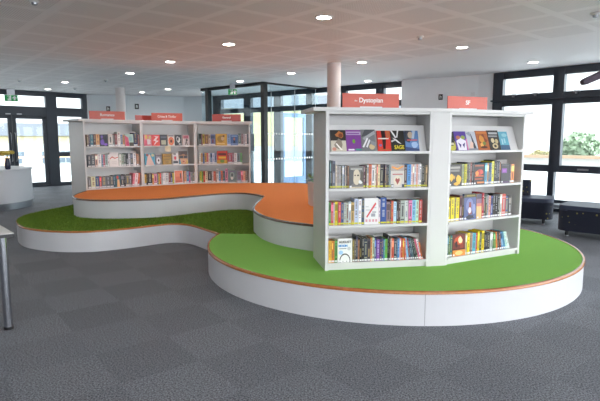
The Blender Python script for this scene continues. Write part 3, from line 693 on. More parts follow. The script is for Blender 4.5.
ROWS = {
'D1': '''53,129,175,@portrait 184,127,176,@purple 312,122,179,@silver 450,115,170,@red 567,121,171,@stripes 691,121,171,@bluegirl''',
'D2': '''39,11,234,3d5a5c 50,13,234,1c1c22 63,25,230,5a5f70 89,13,193,d8c8b8 102,18,191,8f8f8d 120,17,189,9a9a98 137,12,189,2b2f33 148,12,193,c0c8d0 160,12,191,4a5a78 172,9,190,c8c0b0 180,12,191,3a3030 193,13,190,7a4a30 207,126,186,@face 333,18,191,5a3038 352,12,191,23242a 364,15,199,d8d8d8 380,24,200,d06a40 405,26,195,e0dde0 432,16,199,d9cbb5 449,11,199,b05a50 460,19,199,e0cfa0 480,31,192,20202a 522,14,194,6a5a6a 537,12,192,30343a 550,10,194,3c4248 561,14,192,8aa0a0 576,121,197,@heart 698,24,194,3a2024 723,35,198,4a90d0 759,14,198,e8d0c8 773,14,198,d8a898 788,16,198,c8d0dc 804,16,198,e0a090 821,16,198,d0c8d0 837,16,201,e8e4e0 854,12,195,4a4a42 867,12,195,2b2a28 879,11,195,3a3830 891,16,191,8a7050''',
'D3': '''35,17,198,4a8a40 53,20,198,c8485a 74,11,194,c0c0c8 86,23,202,d8c020 110,7,193,303030 118,22,199,d04840 141,23,194,405080 164,21,195,b0b5ae 186,20,193,a8aca0 207,21,203,b8c8d0 229,28,193,c0a060 257,34,225,b8c4dc 292,28,221,e8e8ec 321,23,225,40506a 346,124,226,@slash 471,17,215,e0d0d8 490,52,231,2a4a90 544,32,192,8a7078 576,10,196,303038 587,20,200,c85040 607,27,192,b8d8f0 635,19,200,3a2a2a 654,17,201,4a3430 672,38,201,a8b0a8 711,32,201,c8ccc8 744,32,201,e080b0 776,32,204,80b8d8 809,28,204,b0d8c0 838,32,204,b84038''',
'D4': '''35,13,192,e0b030 49,12,189,d8a838 62,12,192,d08030 74,12,190,c87830 88,24,192,60a050 114,128,206,@moon 245,16,193,7a6a3a 262,15,193,5a5048 278,15,225,303040 294,13,193,a07050 308,20,209,1c1c1c 329,20,212,242220 350,27,198,303a48 378,27,198,4a4048 406,15,208,d0905a 423,19,208,b0c8a8 443,15,203,40508a 462,29,189,8050a0 492,15,189,3a3560 508,15,188,504880 524,13,191,4088a0 538,22,193,60a840 561,11,223,1c1c1c 573,11,219,26221f 586,11,196,c0b0a8 598,20,192,d85a40 619,23,190,303848 642,12,190,506078 656,14,191,4080c0 670,13,192,d8a0a0 684,16,192,c04830 701,13,191,d89038 715,14,193,d05030,-4 730,17,201,80b8e0,-8 748,14,193,703040,-9 763,16,193,304a60,-10 780,14,193,48606a,-11 795,17,195,1f2a28,-13 813,14,193,2f3a30,-15 828,16,189,d06080,-16 845,15,187,e8e8e8,-14 861,14,153,e07030,-12''',
'S1': '''29,92,162,@yellowblack 124,141,167,@mask 267,116,166,@letter 386,146,172,@orange 535,141,178,@ivory 679,117,168,@sea''',
'S2': '''30,156,191,@bee 187,28,193,9aa070 216,29,192,c8c030 246,20,206,40404a 268,22,204,5a5a50 291,18,204,8a4a40 310,22,203,252525 333,138,189,@ember 475,28,194,60a8c8 504,21,191,c09060 526,18,195,3a6080 545,19,196,5070a0 566,31,209,d8d040 598,29,219,2a2a30 628,22,209,20242c 651,21,210,2c3038 673,13,198,805a40 689,120,182,@violetbox 810,19,175,504860 830,43,175,e09040''',
'S3': '''24,27,210,e8d020 52,12,205,3a3a3a 65,39,211,e8d020 105,27,208,8a8a50 133,38,209,e8d020 173,30,224,6a3a3a 204,23,219,2a2020 229,154,235,@fantasy 386,67,229,@sunset 455,23,238,b02030 473,24,226,3a3f3f 498,21,225,505650 520,23,210,8890a0 544,29,203,d09080 574,26,201,405090 601,33,214,2a2622 635,32,213,1f1c1a 668,26,214,303030 695,26,210,d0d0c0 723,52,211,c05040 776,36,190,4a5a80 814,42,186,55504a''',
'S4': '''29,24,196,305a70 53,23,196,5a6a30 77,24,197,2a6a70 103,157,198,@fire 265,20,196,c8b890 286,30,201,e8d020 317,16,197,9a8a80 334,17,197,b09888 353,44,192,50a0b8 398,19,190,c04030 418,23,203,e8d020 442,28,191,4a5030 472,32,205,e8d020 507,19,175,252530 528,19,176,2a2438 548,38,176,303038 588,31,181,b8c0c0 620,19,173,4a6a50,-3 641,23,173,508a50,-5 665,17,178,e08040,-7 684,22,174,24303a,-9 707,24,174,703a30,-10 732,29,175,3a78b0,-13 762,24,175,4a88a8,-15 787,26,176,b8e0d0,-18 815,24,172,d0e0d8,-19''',
'A1': '''53,33,196,7a6a5a 87,26,193,3a3550 115,50,197,3a7080 167,41,201,503030 210,60,202,d8a870 278,137,197,@violetnight 420,74,202,e0d8d0 496,35,190,708080 533,43,204,7a2a2a 579,57,242,e4e0dc 638,34,192,5070a0 674,36,192,b89060 716,159,208,@pinkteal 878,72,227,2a2a50 952,28,202,8a4a40''',
'A2': '''52,57,201,4a5058 111,65,202,4f5860 178,41,208,d0a898 222,63,218,e8e4e0 287,26,202,90b8d0 314,33,202,d07080 349,42,199,90b0b0 392,30,203,e0e0e0 425,163,239,@redscript 592,43,207,dde0d8 637,38,211,90a898 677,42,212,50605a 721,42,218,303840 765,37,213,c0c8d0 804,45,219,404858 851,58,220,e8e8e8 917,42,203,b08060''',
'A3': '''42,50,191,6a6a6a 94,72,197,d8d8b0 167,67,195,305080 235,36,193,c04040 273,83,190,707478 358,58,191,5c6064 418,60,192,585c60 479,28,200,305060 511,97,211,@tealorange 612,58,200,404048 672,24,206,202020 698,72,196,606468 772,35,198,6a6a6c 815,41,221,e08090,8 858,53,222,e8e0e4,8 913,38,223,d05040,8''',
'B1': '''46,144,199,@pinkyellow 195,143,197,@redbolt 342,135,199,@darknote 484,133,197,@target 625,124,198,@inkcat 772,134,197,@inkfigure''',
'B2': '''52,182,208,@pinkblue 248,108,188,@eye 378,167,198,@ochre 564,120,207,@redround 692,173,239,@shades''',
'B3': '''26,33,189,d8b030 60,29,202,262626 91,82,206,303030 175,26,196,e0a050 203,61,196,d090a8 266,24,194,304050 292,19,194,e0c040 312,26,205,d03030 340,30,194,a0b0b0 372,38,211,e4e4e4 412,66,206,d0d0cc 480,36,207,803040 518,36,200,3a4a70 557,29,201,c0c040 590,174,247,@orangetree 783,44,219,d09060 829,46,219,4080b0 877,26,212,b04080 905,38,199,8a8a84 945,42,190,6a6660''',
'C1': '''65,45,221,1c3020 111,22,210,805060 135,34,210,c0b040 171,75,206,806050 247,34,210,d0c8b8 283,86,207,7078a0 376,216,218,@gold 596,60,217,90a8d0 660,140,204,@bluebook 803,54,223,507070 860,42,217,806870 905,27,212,b0b8c0 934,32,218,e4e6e8 968,40,212,2a4050''',
'C2': '''63,31,202,e4e4e0 96,33,198,c0a060 131,31,198,6080b0 165,33,198,d0b050 200,33,198,c04040 235,33,198,d0d0d0 271,35,198,5070a0 308,37,199,c8c8d8 347,41,199,8090b0 397,197,239,@redyellow 602,80,199,a04050 683,38,203,806070 725,48,203,e0e4e8 774,58,199,708090 834,38,200,60a060''',
'C3': '''64,37,208,c0c040 104,28,208,70a050 133,30,212,c83830 165,47,208,e0d0b0 214,77,208,202020 293,28,208,c0c0c0 322,38,208,c04030 362,20,208,a08060 384,38,257,ececec,-4 423,36,209,4080b0 461,36,213,d87030 499,42,209,305070 548,44,257,e090b0 598,159,245,@pattern 775,70,209,808098 849,40,213,e06070,-6 891,38,210,e0a080 931,48,210,70605a''',
}

CASES = {'D': (b0, ZN, 'Dystopian bookcase', 'yellow_label'), 'S': (b1, ZN, 'SF bookcase', 'white_label'),
         'A': (f0, ZF, 'far left bookcase', 'white_label'), 'B': (f1, ZF, 'middle far bookcase', 'white_label'), 'C': (f2, ZF, 'far right bookcase', 'white_label')}
for key, txt in ROWS.items():
    bay, Z, cname, lab = CASES[key[0]]; ri = int(key[1])-1; z = Z[ri]
    near = key[0] in 'DS'
    last = len(Z)-1
    sname = 'top shelf' if ri == 0 else 'bottom shelf' if ri == last else ORD[ri]+' shelf'
    display = near and ri == 0
    group = f'books on the {sname} of the {cname}'
    if key == 'D4': lab = 'white_label'
    uprev = .03
    for i, it in enumerate(txt.split()):
        f = it.split(','); u, w, h = (int(x)/1000 for x in f[:3]); c = f[3]
        if display: u = u*1.03; w = w*1.03; h = h*1.07
        lean = float(f[4]) if len(f) > 4 else 0
        u = max(u, uprev+.0005, .0295)
        w = min(w-.001, bay.W-.0295-u)
        if w < .006: continue
        h = min(h, Z[ri-1]-z-.03) if ri else min(h, .30)
        if c[0] == '@':
            mb, desc = cover_book(w, h, c[1:], .012 if display else .022)
            tilt = .325 if display else (.06 if not near else .03)
            v = .026 if display else .012
            label = f'{desc}, on {sname} of {cname}'
            o = mb.build('book'); o.rotation_euler = (-tilt, 0, bay.ang)
            p = bay.w(u, v, z+.0008); o.location = p
            th = .012 if display else .022
            MB().box(.003, w-.003, .002, th-.002, .003, h-.003, M['page']).build('page_block', o)
            if c == '@moon':
                text_mesh('AUGUST', h*.13, pal('2a2a2c'), o, 'cover_lettering', (w*.5, -.003, h*.86), bold=.0008, fit=w*.86)
                text_mesh('MOON', h*.12, pal('3a8ed0'), o, 'cover_lettering', (w*.36, -.003, h*.70), bold=.0014, fit=w*.62)
            if c == '@stripes':
                text_mesh('SAGE', h*.26, pal('d9c836'), o, 'cover_lettering', (w*.56, -.003, h*.17), bold=.001, fit=w*.7)
            if near and not display:
                MB().box(.004, .022, -.0035, -.0028, .006, .02, M['white_label']).build('spine_label', o)
        else:
            d = random.uniform(.118, .135) if near else random.uniform(.12, .15)
            mb = spine_book(w, h, d, c, near)
            nm = colour_name(c); av = 'an' if nm[0] in 'aeiou' else 'a'
            label = f'{nm} spine, {ORD[i]} book from left, {sname} of {cname}'
            o = mb.build('book')
            ly = radians(lean)
            dz = w*sin(ly) if ly > 0 else 0
            o.rotation_euler = (0, ly, bay.ang)
            us = min(u-.45*h*sin(ly), bay.W-.031-w) if ly < 0 else u
            o.location = bay.w(us, .012+random.uniform(0, .006), z+.0008+dz)
            MB().box(.002, w-.002, .003, d-.004, .003, h-.004, M['page']).build('page_block', o)
            if near or w > .03:
                MB().box(.0015, w-.0015, -.0014, -.0007, .006, .021 if near else .026, M[lab]).build('spine_label', o)
        uprev = u+w
        tag(o, label[0].lower()+label[1:], 'book', group)

# ------------------------------------------------------------------ card hanging off the middle shelf
p = f1.w(.42, -.010, 1.14)
o = MB().box(0, .11, -.0015, 0, 0, .105, M['card']).build('shelf_card', loc=p, rot=(0, 0, f1.ang))
tag(o, 'small cream card hanging over the top shelf edge of the middle far bookcase', 'card')

# planter on the orange platform
pl = thing('planter', 'round white planter with a low green plant behind the Dystopian bookcase', 'planter', (.315, 6.52, H2))
MB().lathe([(.19, 0), (.21, .02), (.218, .30), (.206, .305), (.196, .28), (.0005, .27)], M['white'], 40).build('pot', pl, smooth=True)
MB().lathe([(.0005, .268), (.196, .272), (.0005, .29)], M['soil'], 24, cap=False).build('soil', pl)
mb = MB()
rn = random.Random(3)
for k in range(150):
    a = rn.uniform(0, 2*pi); r = rn.uniform(.02, .225); zz = .30+rn.uniform(.0, .11)*(1.1-r*2); l = rn.uniform(.05, .09)
    T = Matrix.Translation((r*cos(a), r*sin(a), zz)) @ Matrix.Rotation(a+rn.uniform(-.6, .6), 4, 'Z') @ Matrix.Rotation(-rn.uniform(.1, .9), 4, 'Y')
    mb.add([(0, 0, 0), (l*.4, l*.26, .006), (l, 0, -.004), (l*.4, -l*.26, .006), (l*.5, 0, .0)], [(0, 4, 1), (1, 4, 2), (2, 4, 3), (3, 4, 0)], M['leaf'], T)
mb.build('foliage', pl, fixn=False)

# ------------------------------------------------------------------ ceiling fittings
LIGHTS = [(.26, 5.76), (-1.0, 7.37), (-2.24, 9.03), (-3.45, 10.59), (-3.56, 14.0), (-4.53, 14.9), (-5.54, 12.27), (-6.79, 14.0), (-1.39, 12.06), (-.18, 10.59), (1.07, 9.08), (2.35, 7.61), (4.05, 9.08), (1.56, 12.0)]
LB = ['largest round downlight, nearest the camera, above the Dystopian bookcase', 'round downlight above the orange step, second nearest in the left row', 'round downlight over the right end of the far bookcases',
      'round downlight above the middle far bookcase', 'small downlight near the pale back wall above the Crime sign', 'small downlight beside the far left column', 'downlight left of the far column near the entrance doors', 'small downlight nearest the entrance doors',
      'downlight just in front of the glass lobby exit sign', 'downlight in front of the glass lobby corner post', 'downlight beside the near column above the Dystopian sign', 'downlight above the SF bookcase toward the right', 'downlight beside the right window wall', 'small downlight behind the near column by rear glazing']
for (x, y), l in zip(LIGHTS, LB):
    r = thing('downlight', l, 'ceiling light', (x, y, CEIL), 0, 'round recessed downlights')
    MB().lathe([(.077, -.001), (.1, -.001), (.098, -.009), (.082, -.012), (.077, -.006)], M['white'], 32, cap=False).build('trim_ring', r, smooth=True)
    MB().lathe([(.0005, -.004), (.077, -.004), (.077, -.0015), (.0005, -.0015)], M['lamp'], 32, cap=False).build('lamp_disc', r)
SM = [(-6.39, 11.85, 'tiny round ceiling sensor left of the far column, near the left edge'), (-4.415, 11.85, 'tiny round ceiling sensor between two downlights at left'), (1.56, 6.84, 'round smoke detector on the ceiling above the SF bookcase'), (-5.94, 13.72, 'small ceiling sensor near the entrance doors'), (3.13, 5.6, 'small ceiling sensor at the top right corner'), (-2.55, 5.09, 'small ceiling sensor at the top left of the view')]
def in_view(x, y):
    c_, s_ = cos(math.atan(62.5/510)), sin(math.atan(62.5/510)); dz = CEIL-1.39
    yc = y*c_-dz*s_
    if yc < .3: return False
    return abs(x/yc*510) < 312 and 200.5-(y*s_+dz*c_)/yc*510 > -12
for i in range(-6, 5):
    for j in range(-4, 5):
        x = .26-1.26*i+2.07*j; y = 5.76+1.61*i+1.78*j
        if x < -11 or x > 9 or y < -3.6 or y > 13 or x+y > 13.2 or in_view(x, y): continue
        r = thing('downlight', 'round recessed downlight of the same ceiling grid, out of the picture', 'ceiling light', (x, y, CEIL), 0, 'downlights outside the picture')
        MB().lathe([(.077, -.001), (.1, -.001), (.098, -.009), (.082, -.012), (.077, -.006)], M['white'], 24, cap=False).build('trim_ring', r, smooth=True)
        MB().lathe([(.0005, -.004), (.077, -.004), (.077, -.0015), (.0005, -.0015)], M['lamp'], 24, cap=False).build('lamp_disc', r)
for x, y, l in SM:
    r = thing('ceiling_sensor', l, 'sensor', (x, y, CEIL), 0, 'ceiling sensors')
    MB().lathe([(.05, 0), (.05, -.012), (.04, -.02)], M['white'], 24).build('sensor_base', r, smooth=True)
    MB().lathe([(.028, -.02), (.026, -.04), (.012, -.046)], M['steel'], 20).build('sensor_head', r, smooth=True)

# exit signs
def exit_sign(loc, rz, w, h, label, drop):
    r = thing('exit_sign', label, 'exit sign', loc, rz, 'green exit signs')
    MB().box(-w/2, w/2, -.012, .012, -h, 0, M['exit_white']).build('sign_body', r, bevel=.002)
    MB().box(-w*.0+.002, w/2-.004, -.014, -.0122, -h+.006, -.006, M['exit_green']).build('arrow_panel', r)
    MB().box(-w/2+.004, -.004, -.014, -.0122, -h+.006, -.006, M['exit_green']).build('figure_panel', r)
    # arrow pointing up, white
    mb = MB(); cx0 = w*.25; k = h*.36; c0 = -h/2
    mb.add([(cx0-k, -.0146, c0), (cx0, -.0146, c0+k), (cx0+k, -.0146, c0)], [(0, 1, 2)], M['exit_white'])
    mb.quad((cx0-k*.35, -.0146, c0-k*.9), (cx0+k*.35, -.0146, c0-k*.9), (cx0+k*.35, -.0146, c0+.001), (cx0-k*.35, -.0146, c0+.001), M['exit_white'])
    mb.build('arrow', r)
    # running figure in front of a white doorway
    mb = MB(); x0 = -w*.25
    mb.quad((x0-h*.02, -.0144, -h*.88), (x0+h*.42, -.0144, -h*.88), (x0+h*.42, -.0144, -h*.12), (x0-h*.02, -.0144, -h*.12), M['exit_white'])
    for pts in ([(-.1, -.5), (.12, -.42), (.2, -.25), (.02, -.25)], [(-.1, -.5), (.1, -.45), (.22, -.7), (.12, -.72), (.04, -.55)], [(-.1, -.5), (-.05, -.6), (-.3, -.75), (-.34, -.68)], [(.1, -.3), (.32, -.42), (.3, -.48), (.1, -.38)], [(.02, -.28), (-.2, -.32), (-.24, -.44), (-.18, -.44), (-.14, -.36), (.02, -.36)]):
        mb.add([(x0+px*h, -.0149, pz*h) for px, pz in pts], [tuple(range(len(pts)))], M['exit_green'])
    mb.add([(x0+.2*h+.075*h*cos(2*pi*i/12), -.0149, -.18*h+.075*h*sin(2*pi*i/12)) for i in range(12)], [tuple(range(12))], M['exit_green'])
    mb.build('running_figure', r)
    mw = .5 if drop < .12 else .3
    if drop: MB().box(-w*mw, w*mw, -.035, .035, .004, drop, M['steel']).build('mount', r, bevel=.003)
exit_sign((-1.645, 12.66, 2.575), .06, .215, .145, 'green running man exit sign hanging before the glass lobby', CEIL-2.575)
exit_sign((-7.74, 13.90, 2.535), radians(30), .315, .17, 'green running man exit sign above the far left entrance doors', CEIL-2.535)

# small wall plates
def plate(loc, rz, w, h, label, name='wall_sign', m='black', cat='sign', glyph=True):
    r = thing(name, label, cat, loc, rz)
    MB().box(-w/2, w/2, -.012, 0, 0, h, M[m]).build('plate', r, bevel=.003)
    if glyph:
        mb = MB(); mb.box(-w*.22, -w*.06, -.0135, -.0122, h*.2, h*.8, M['exit_white']); mb.box(-w*.06, w*.26, -.0135, -.0122, h*.55, h*.68, M['exit_white']); mb.box(w*.12, w*.24, -.0135, -.0122, h*.2, h*.55, M['exit_white'])
        mb.build('pictogram', r)
plate((-5.86, 15.81, 2.20), .29, .11, .15, 'small black sign on the back wall left of the far column')
plate((-5.06, 16.05, 2.28), .29, .12, .16, 'small black sign on the back wall right of the far column')
plate((3.08, 11.36, 2.22), math.atan2(-.94, 1.43), .09, .12, 'small black sign with white pictogram on the white wall behind SF sign')
plate((3.66, 10.98, 2.26), math.atan2(-.94, 1.43), .09, .09, 'pale grey switch plate on the white wall above the SF sign', name='light_switch', m='clear', cat='switch', glyph=False)


# poster taped to the lobby glass
ps = MB().box(-.09, .09, -.010, -.0065, 0, .42, M['poster']).build('notice_poster', rot=(0, 0, math.atan2(-.677, .736)))
q = G+Vector((-.736, .677, 0))*.44 + Vector((0, 0, 1.07)); ps.location = q
tag(ps, 'grey printed notice stuck on the lobby glass beside the far right bookcase', 'poster')


# ------------------------------------------------------------------ desk with flowers at far left
dk = thing('reception_desk', 'round white desk with steel kick band at the left edge', 'desk', (-6.55, 10.25, 0))
MB().lathe([(1.02, .13), (1.02, .745)], M['desk'], 72).build('body', dk, smooth=True)
MB().lathe([(1.005, 0), (1.005, .128)], M['steel'], 72).build('kick_band', dk, smooth=True)
MB().lathe([(1.035, .747), (1.04, .755), (1.04, .775), (1.035, .782)], M['desk'], 72).build('desk_top', dk, smooth=True)
fv = thing('flower_vase', 'dark blue vase with yellow flowers standing on the round white desk', 'vase', (-5.68, 9.92, .7825))
MB().lathe([(.035, 0), (.05, .02), (.052, .10), (.035, .19), (.04, .22), (.034, .22), (.03, .19)], M['vase'], 24).build('vase_body', fv, smooth=True)
mb = MB()
for a, l, hh in ((.3, .05, .13), (2.6, .13, .11), (3.4, .2, .08), (5.3, .06, .1), (1.4, .05, .12)):
    mb.tube([(0, 0, .18), (cos(a)*l*.4, sin(a)*l*.4, .2+hh*.8), (cos(a)*l, sin(a)*l, .2+hh)], .004, M['leaf'], 6)
mb.build('stems', fv, smooth=True)
for a, l, hh, s in ((.3, .05, .13, .085), (2.6, .08, .12, .10), (3.3, .13, .11, .11), (5.3, .06, .1, .045), (1.4, .05, .13, .05)):
    mb = MB()
    for k in range(5):
        b = 2*pi*k/5
        T = Matrix.Translation((cos(a)*l+cos(b)*s*.55, sin(a)*l+sin(b)*s*.55, .2+hh)) @ Matrix.Rotation(b, 4, 'Z')
        mb.ellipsoid((0, 0, 0), (s*.55, s*.42, s*.44), M['orchid'], 10, 6, T)
    mb.build('flower', fv, smooth=True)
mb = MB(); mb.box(-.16, .12, -.08, .08, 0, .012, M['sign_red_dark'])
o = mb.build('leaflet_stack', loc=(-5.86, 9.66, .7825), rot=(0, 0, .3), bevel=.001); tag(o, 'small stack of reddish leaflets lying on the round desk beside the vase', 'leaflets')

# ------------------------------------------------------------------ table at the left edge
tb = thing('side_table', 'white table with dark edge and chrome legs cut off by the left edge', 'table', (-2.05, 3.60, 0), math.atan2(-.66, -.75))
Lx, Ly, ht = 1.2, .7, .715
MB().box(0, Lx, -Ly, 0, ht-.006, ht, M['white']).build('table_top', tb, bevel=.002)
MB().box(.001, Lx-.001, -Ly+.001, -.001, ht-.03, ht-.0065, M['black']).build('edge_band', tb, bevel=.002)
for x, y in ((.065, -.06), (Lx-.065, -.06), (.065, -Ly+.06), (Lx-.065, -Ly+.06)):
    lg = MB().lathe([(.029, .02), (.029, ht-.031)], M['chrome'], 28).build('leg', tb, smooth=True, loc=(x, y, 0))
    MB().lathe([(.031, 0), (.032, .006), (.032, .02)], M['black'], 24).build('foot', lg, smooth=True)

# ------------------------------------------------------------------ upholstered seats by the right window
def bench(name, label, loc, rz, L, Dp, h, back=None, group='dark blue seats'):
    r = thing(name, label, 'seat', loc, rz, group)
    # rounded block, local x along the front, y away from the front
    def rr(x0, x1, y0, y1, q, n=6):
        out = []
        for cx_, cy_, a0 in ((x1-q, y0+q, -90), (x1-q, y1-q, 0), (x0+q, y1-q, 90), (x0+q, y0+q, 180)):
            for i in range(n+1):
                a = radians(a0+90*i/n); out.append((cx_+q*cos(a), cy_+q*sin(a)))
        return out
    MB().prism(rr(0, L, 0, Dp, .15), .085, h-.06, M['seat']).build('seat_base', r, smooth=True, bevel=.03)
    MB().prism(rr(.0, L, .0, Dp, .15), h-.075, h, M['seat_top']).build('seat_cushion', r, smooth=True, bevel=.034)
    for x, y in ((.13, .1), (L-.13, .1), (.13, Dp-.1), (L-.13, Dp-.1)):
        lg = MB().lathe([(.022, .012), (.026, .086)], M['black'], 16).build('leg', r, smooth=True, loc=(x, y, 0))
        MB().lathe([(.028, 0), (.028, .012)], M['steel'], 16).build('glide', lg, smooth=True)
    if back:
        x0, x1, hb = back
        MB().prism(rr(x0, x1, Dp-.16, Dp, .05), h+.001, hb, M['seat']).build('backrest', r, smooth=True, bevel=.02)
    return r
bench('upholstered_seat', 'dark blue dotted backless seat at the right edge by the window', (3.66, 7.22, 0), math.atan2(-.69, .72), 1.5, .68, .445)
bench('upholstered_seat', 'dark blue dotted seat with raised back, half hidden behind the SF bookcase', (4.03-.89*1.3, 8.04+.45*1.3, 0), math.atan2(-.45, .89), 1.3*.997,   .62, .42, back=(0, 1.3-.36, .68))


# hanging felt baffle at the top right
bf = thing('ceiling_baffle', 'mauve grey hanging bar slanting into the top right corner', 'baffle', (2.715, 5.02, 1.915), 0)
mb = MB(); T = Matrix.Rotation(-.42, 4, 'Y')
pr = [(-.0, 0), (.006, -.022), (.03, -.03), (1.25, -.06), (1.3, -.04), (1.3, .04), (1.25, .06), (.03, .03), (.006, .022)]
vs = [(x, y, z*.0) for x, z in pr for y in ()]
n = len(pr)
vs = [(x, -.035, z) for x, z in pr]+[(x, .035, z) for x, z in pr]
mb.add(vs, [tuple(range(n)), tuple(range(n, 2*n))[::-1]]+[(i, (i+1) % n, n+(i+1) % n, n+i) for i in range(n)], M['mauve'], T)
mb.build('bar', bf, bevel=.008)
MB().tube([(1.0, 0, .47), (1.0, 0, CEIL-1.915)], .006, M['steel'], 8).build('hanging_rod', bf)


# ------------------------------------------------------------------ outside
gm = mat('pale_paving', 'e0e0e0', rough=.9, noise=.06, nscale=2)
lowm = mat('lower_ground', '86888a', rough=.9, noise=.1, nscale=.3)
ter = MB(); n = 64
ring = [(-1+26*cos(2*pi*i/n), 7+26*sin(2*pi*i/n)) for i in range(n)]
struct(ter.prism(ring, -.6, -.125, gm).build('ground'), 'pale paved terrace outside the windows', 'terrace')
struct(MB().box(-150, 150, -150, 150, -5.2, -5, lowm).build('ground.001'), 'pale lower ground beyond the terrace', 'ground')
bw = {'cream': mat('cream_render', 'c9bd93', rough=.9, noise=.05, nscale=1), 'roof': mat('slate_roof', '6c7178', rough=.9, noise=.06, nscale=2), 'pale': mat('pale_render', 'bcbcb8', rough=.9, noise=.04, nscale=1),
      'pane': mat('dark_window_pane', '5d6c78', rough=.6), 'rail': mat('orange_rail', 'e6b48c', rough=.6, noise=.05, nscale=4), 'tree': mat('tree_leaves', 'a3b59a', rough=.9, noise=.2, nscale=1.5),  # leaf green paled: the haze outdoors is put into the colour
      'tree2': mat('autumn_leaves', 'c2bb96', rough=.9, noise=.2, nscale=1.5), 'trunk': mat('tree_bark', '5a4a3c', rough=.9, noise=.2, nscale=6), 'coping': mat('brown_coping', 'a58a72', rough=.8, noise=.05, nscale=3)}
def building(name, label, loc, rz, L, Dp, zb, bands, roof, wins, top):
    r = thing(name, label, 'building', loc, rz)
    for (z0, z1, m) in bands: MB().box(-L/2, L/2, 0, Dp, z0, z1, bw[m]).build('wall', r)
    if roof:
        z, hgt = roof
        MB().add([(-L/2-.4, -.4, z), (L/2+.4, -.4, z), (L/2+.4, Dp+.4, z), (-L/2-.4, Dp+.4, z), (-L/2+3, Dp/2, z+hgt), (L/2-3, Dp/2, z+hgt)],
                 [(0, 1, 5, 4), (1, 2, 5), (2, 3, 4, 5), (3, 0, 4), (0, 3, 2, 1)], bw['roof']).build('roof', r)
    for (x, z, w, h) in wins:
        f = MB().box(x-.08, x+w+.08, -.06, .02, z-.08, z+h+.08, bw['pale']).build('window', r)
        mb = MB(); nn = max(1, round(w/1.0))
        for i in range(nn): mb.box(x+i*w/nn+.03, x+(i+1)*w/nn-.03, -.08, -.061, z, z+h, bw['pane'])
        mb.build('pane', f)
# seen through the entrance doors: long low building across the lower ground
building('building', 'long cream building with slate roof seen through the entrance doors', (-34, 44, 0), radians(30), 38, 9, -5,
    [(-5, .9, 'pale'), (.92, 1.6, 'cream')], (1.6, 1.3), [(x, -1.0, w, 1.1) for x, w in ((-14, 3), (-9.5, 1.6), (-6.5, 3.2), (-1.5, 1.6), (1.5, 4.2), (7.5, 1.6), (10.5, 3.2), (15.5, 2))]+[(x, -2.9, 2.0, .9) for x in (-9.5, -6.2, -1.5, 1.6, 4.4, 8.5)], 0)
building('building', 'yellowish rendered building seen through the glass lobby', (-1.5, 48, 0), radians(0), 24, 9, -5,
    [(-5, .6, 'pale'), (.62, 4.1, 'cream')], (4.1, 1.6), [(x, -2.2, 1.8, 1.2) for x in (-9, -3.2, 4.5, 8)], 0)
# orange rail along the terrace edge
mb = MB(); rl = thing('railing', 'low orange railing along the terrace outside the entrance doors', 'railing')
pts = [(-1+25.3*cos(radians(a)), 7+25.3*sin(radians(a))) for a in range(112, 172, 2)]
mb.tube([(x, y, .34) for x, y in pts], .06, bw['rail'], 6); mb.build('handrail', rl, smooth=True)
for x, y in pts[::1]:
    MB().box(x-.035, x+.035, y-.035, y+.035, -.125, .3, bw['rail']).build('post', rl)
# parapet and trees beyond the right window
pp = [(-1+24.5*cos(radians(a)), 7+24.5*sin(radians(a))) for a in range(4, 66, 3)]
pa = thing('parapet', 'low pale parapet with brown coping outside the right window', 'wall')
def strip(pts, t, z0, z1, m, nm):
    mb = MB(); n = len(pts)
    inn = [(-1+(24.5-t)*cos(radians(a)), 7+(24.5-t)*sin(radians(a))) for a in range(4, 66, 3)]
    mb.prism(pts+inn[::-1], z0, z1, m); mb.build(nm, pa)
strip(pp, .4, -.125, .36, bw['pale'], 'wall'); strip([(-1+24.6*cos(radians(a)), 7+24.6*sin(radians(a))) for a in range(4, 66, 3)], .6, .362, .5, bw['coping'], 'coping')
def tree(label, x, y, zc, r, m, seed, zt=-5):
    rn = random.Random(seed); t = thing('tree', label, 'tree', (x, y, zt), 0, 'trees beyond the right window')
    H = zc-zt
    mb = MB(); mb.tube([(0, 0, 0), (.1, 0, H*.5), (0, .1, H*.8)], [.3, .22, .12], bw['trunk'], 8)
    for k in range(5):
        a = rn.uniform(0, 6.28); mb.tube([(.05, .02, H*.55), (cos(a)*r*.4, sin(a)*r*.4, H*.85)], [.12, .04], bw['trunk'], 6)
    mb.build('trunk', t, smooth=True)
    vs = []; fs = []
    for k in range(3400):
        while True:
            q = Vector((rn.uniform(-1, 1), rn.uniform(-1, 1), rn.uniform(-1, 1)))
            if .35 < q.length < 1: break
        lump = 1+.22*sin(q.x*7+seed)*sin(q.y*6)*sin(q.z*8+1)
        p = Vector((q.x*r, q.y*r, H+q.z*r*.75))*1
        p = Vector((q.x*r*lump, q.y*r*lump, H+q.z*r*.75*lump)); s = rn.uniform(.1, .22)
        d1 = Vector((rn.uniform(-1, 1), rn.uniform(-1, 1), rn.uniform(-1, 1))).normalized()*s
        d2 = d1.cross(Vector((rn.uniform(-1, 1), rn.uniform(-1, 1), rn.uniform(-1, 1)))).normalized()*s*.7
        o = len(vs); vs += [p-d1, p+d2, p+d1, p-d2]; fs.append((o, o+1, o+2, o+3))
    MB().add(vs, fs, m).build('crown', t, fixn=False)
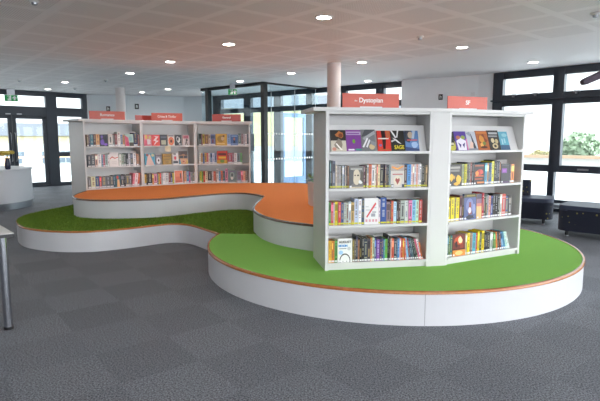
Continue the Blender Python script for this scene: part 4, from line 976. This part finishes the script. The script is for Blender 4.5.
tree('rounded green tree seen above the parapet through the right window', 17.2, 31.6, .85, 1.08, bw['tree'], 1)
tree('small yellowish tree left of the green one outside the window', 15.5, 33.0, -.1, .8, bw['tree2'], 2)

# ------------------------------------------------------------------ daylight, camera, colour
w = bpy.data.worlds.new('overcast_sky'); SC.world = w; w.use_nodes = True
bg = w.node_tree.nodes['Background']; bg.inputs['Color'].default_value = (.92, .955, 1.0, 1); 
wn = w.node_tree.nodes; wl_ = w.node_tree.links.new
wt = wn.new('ShaderNodeTexCoord'); wd = wn.new('ShaderNodeVectorMath'); wd.operation = 'DOT_PRODUCT'
sd = Vector((.80, -.5, .34)).normalized(); wd.inputs[1].default_value = sd      # brighter cloud round the hidden sun
wl_(wt.outputs['Generated'], wd.inputs[0])
wm = wn.new('ShaderNodeMapRange'); wm.inputs['From Min'].default_value = .1; wm.inputs['From Max'].default_value = 1; wm.inputs['To Min'].default_value = 0; wm.inputs['To Max'].default_value = 1
wl_(wd.outputs['Value'], wm.inputs['Value'])
wp = wn.new('ShaderNodeMath'); wp.operation = 'POWER'; wp.inputs[1].default_value = 1.6; wl_(wm.outputs[0], wp.inputs[0])
wa = wn.new('ShaderNodeMath'); wa.operation = 'MULTIPLY_ADD'; wa.inputs[1].default_value = 2.2; wa.inputs[2].default_value = .65; wl_(wp.outputs[0], wa.inputs[0])
wl_(wa.outputs[0], bg.inputs['Strength'])
cam = bpy.data.cameras.new('camera'); co = bpy.data.objects.new('camera', cam); COL.objects.link(co)
cam.sensor_width = 36; cam.lens = 510/600*36; cam.clip_end = 500; cam.clip_start = .05
co.location = (0, 0, 1.39); co.rotation_euler = (pi/2-math.atan(62.5/510), 0, 0)
SC.camera = co
SC.view_settings.view_transform = 'Standard'; SC.view_settings.look = 'None'
SC.view_settings.gamma = 1; SC.view_settings.use_curve_mapping = False
SC.view_settings.exposure = 1.92
SC.cycles.use_denoising = True
SC.cycles.max_bounces = 10; SC.cycles.diffuse_bounces = 6; SC.cycles.transparent_max_bounces = 24
SC.cycles.sample_clamp_indirect = 6
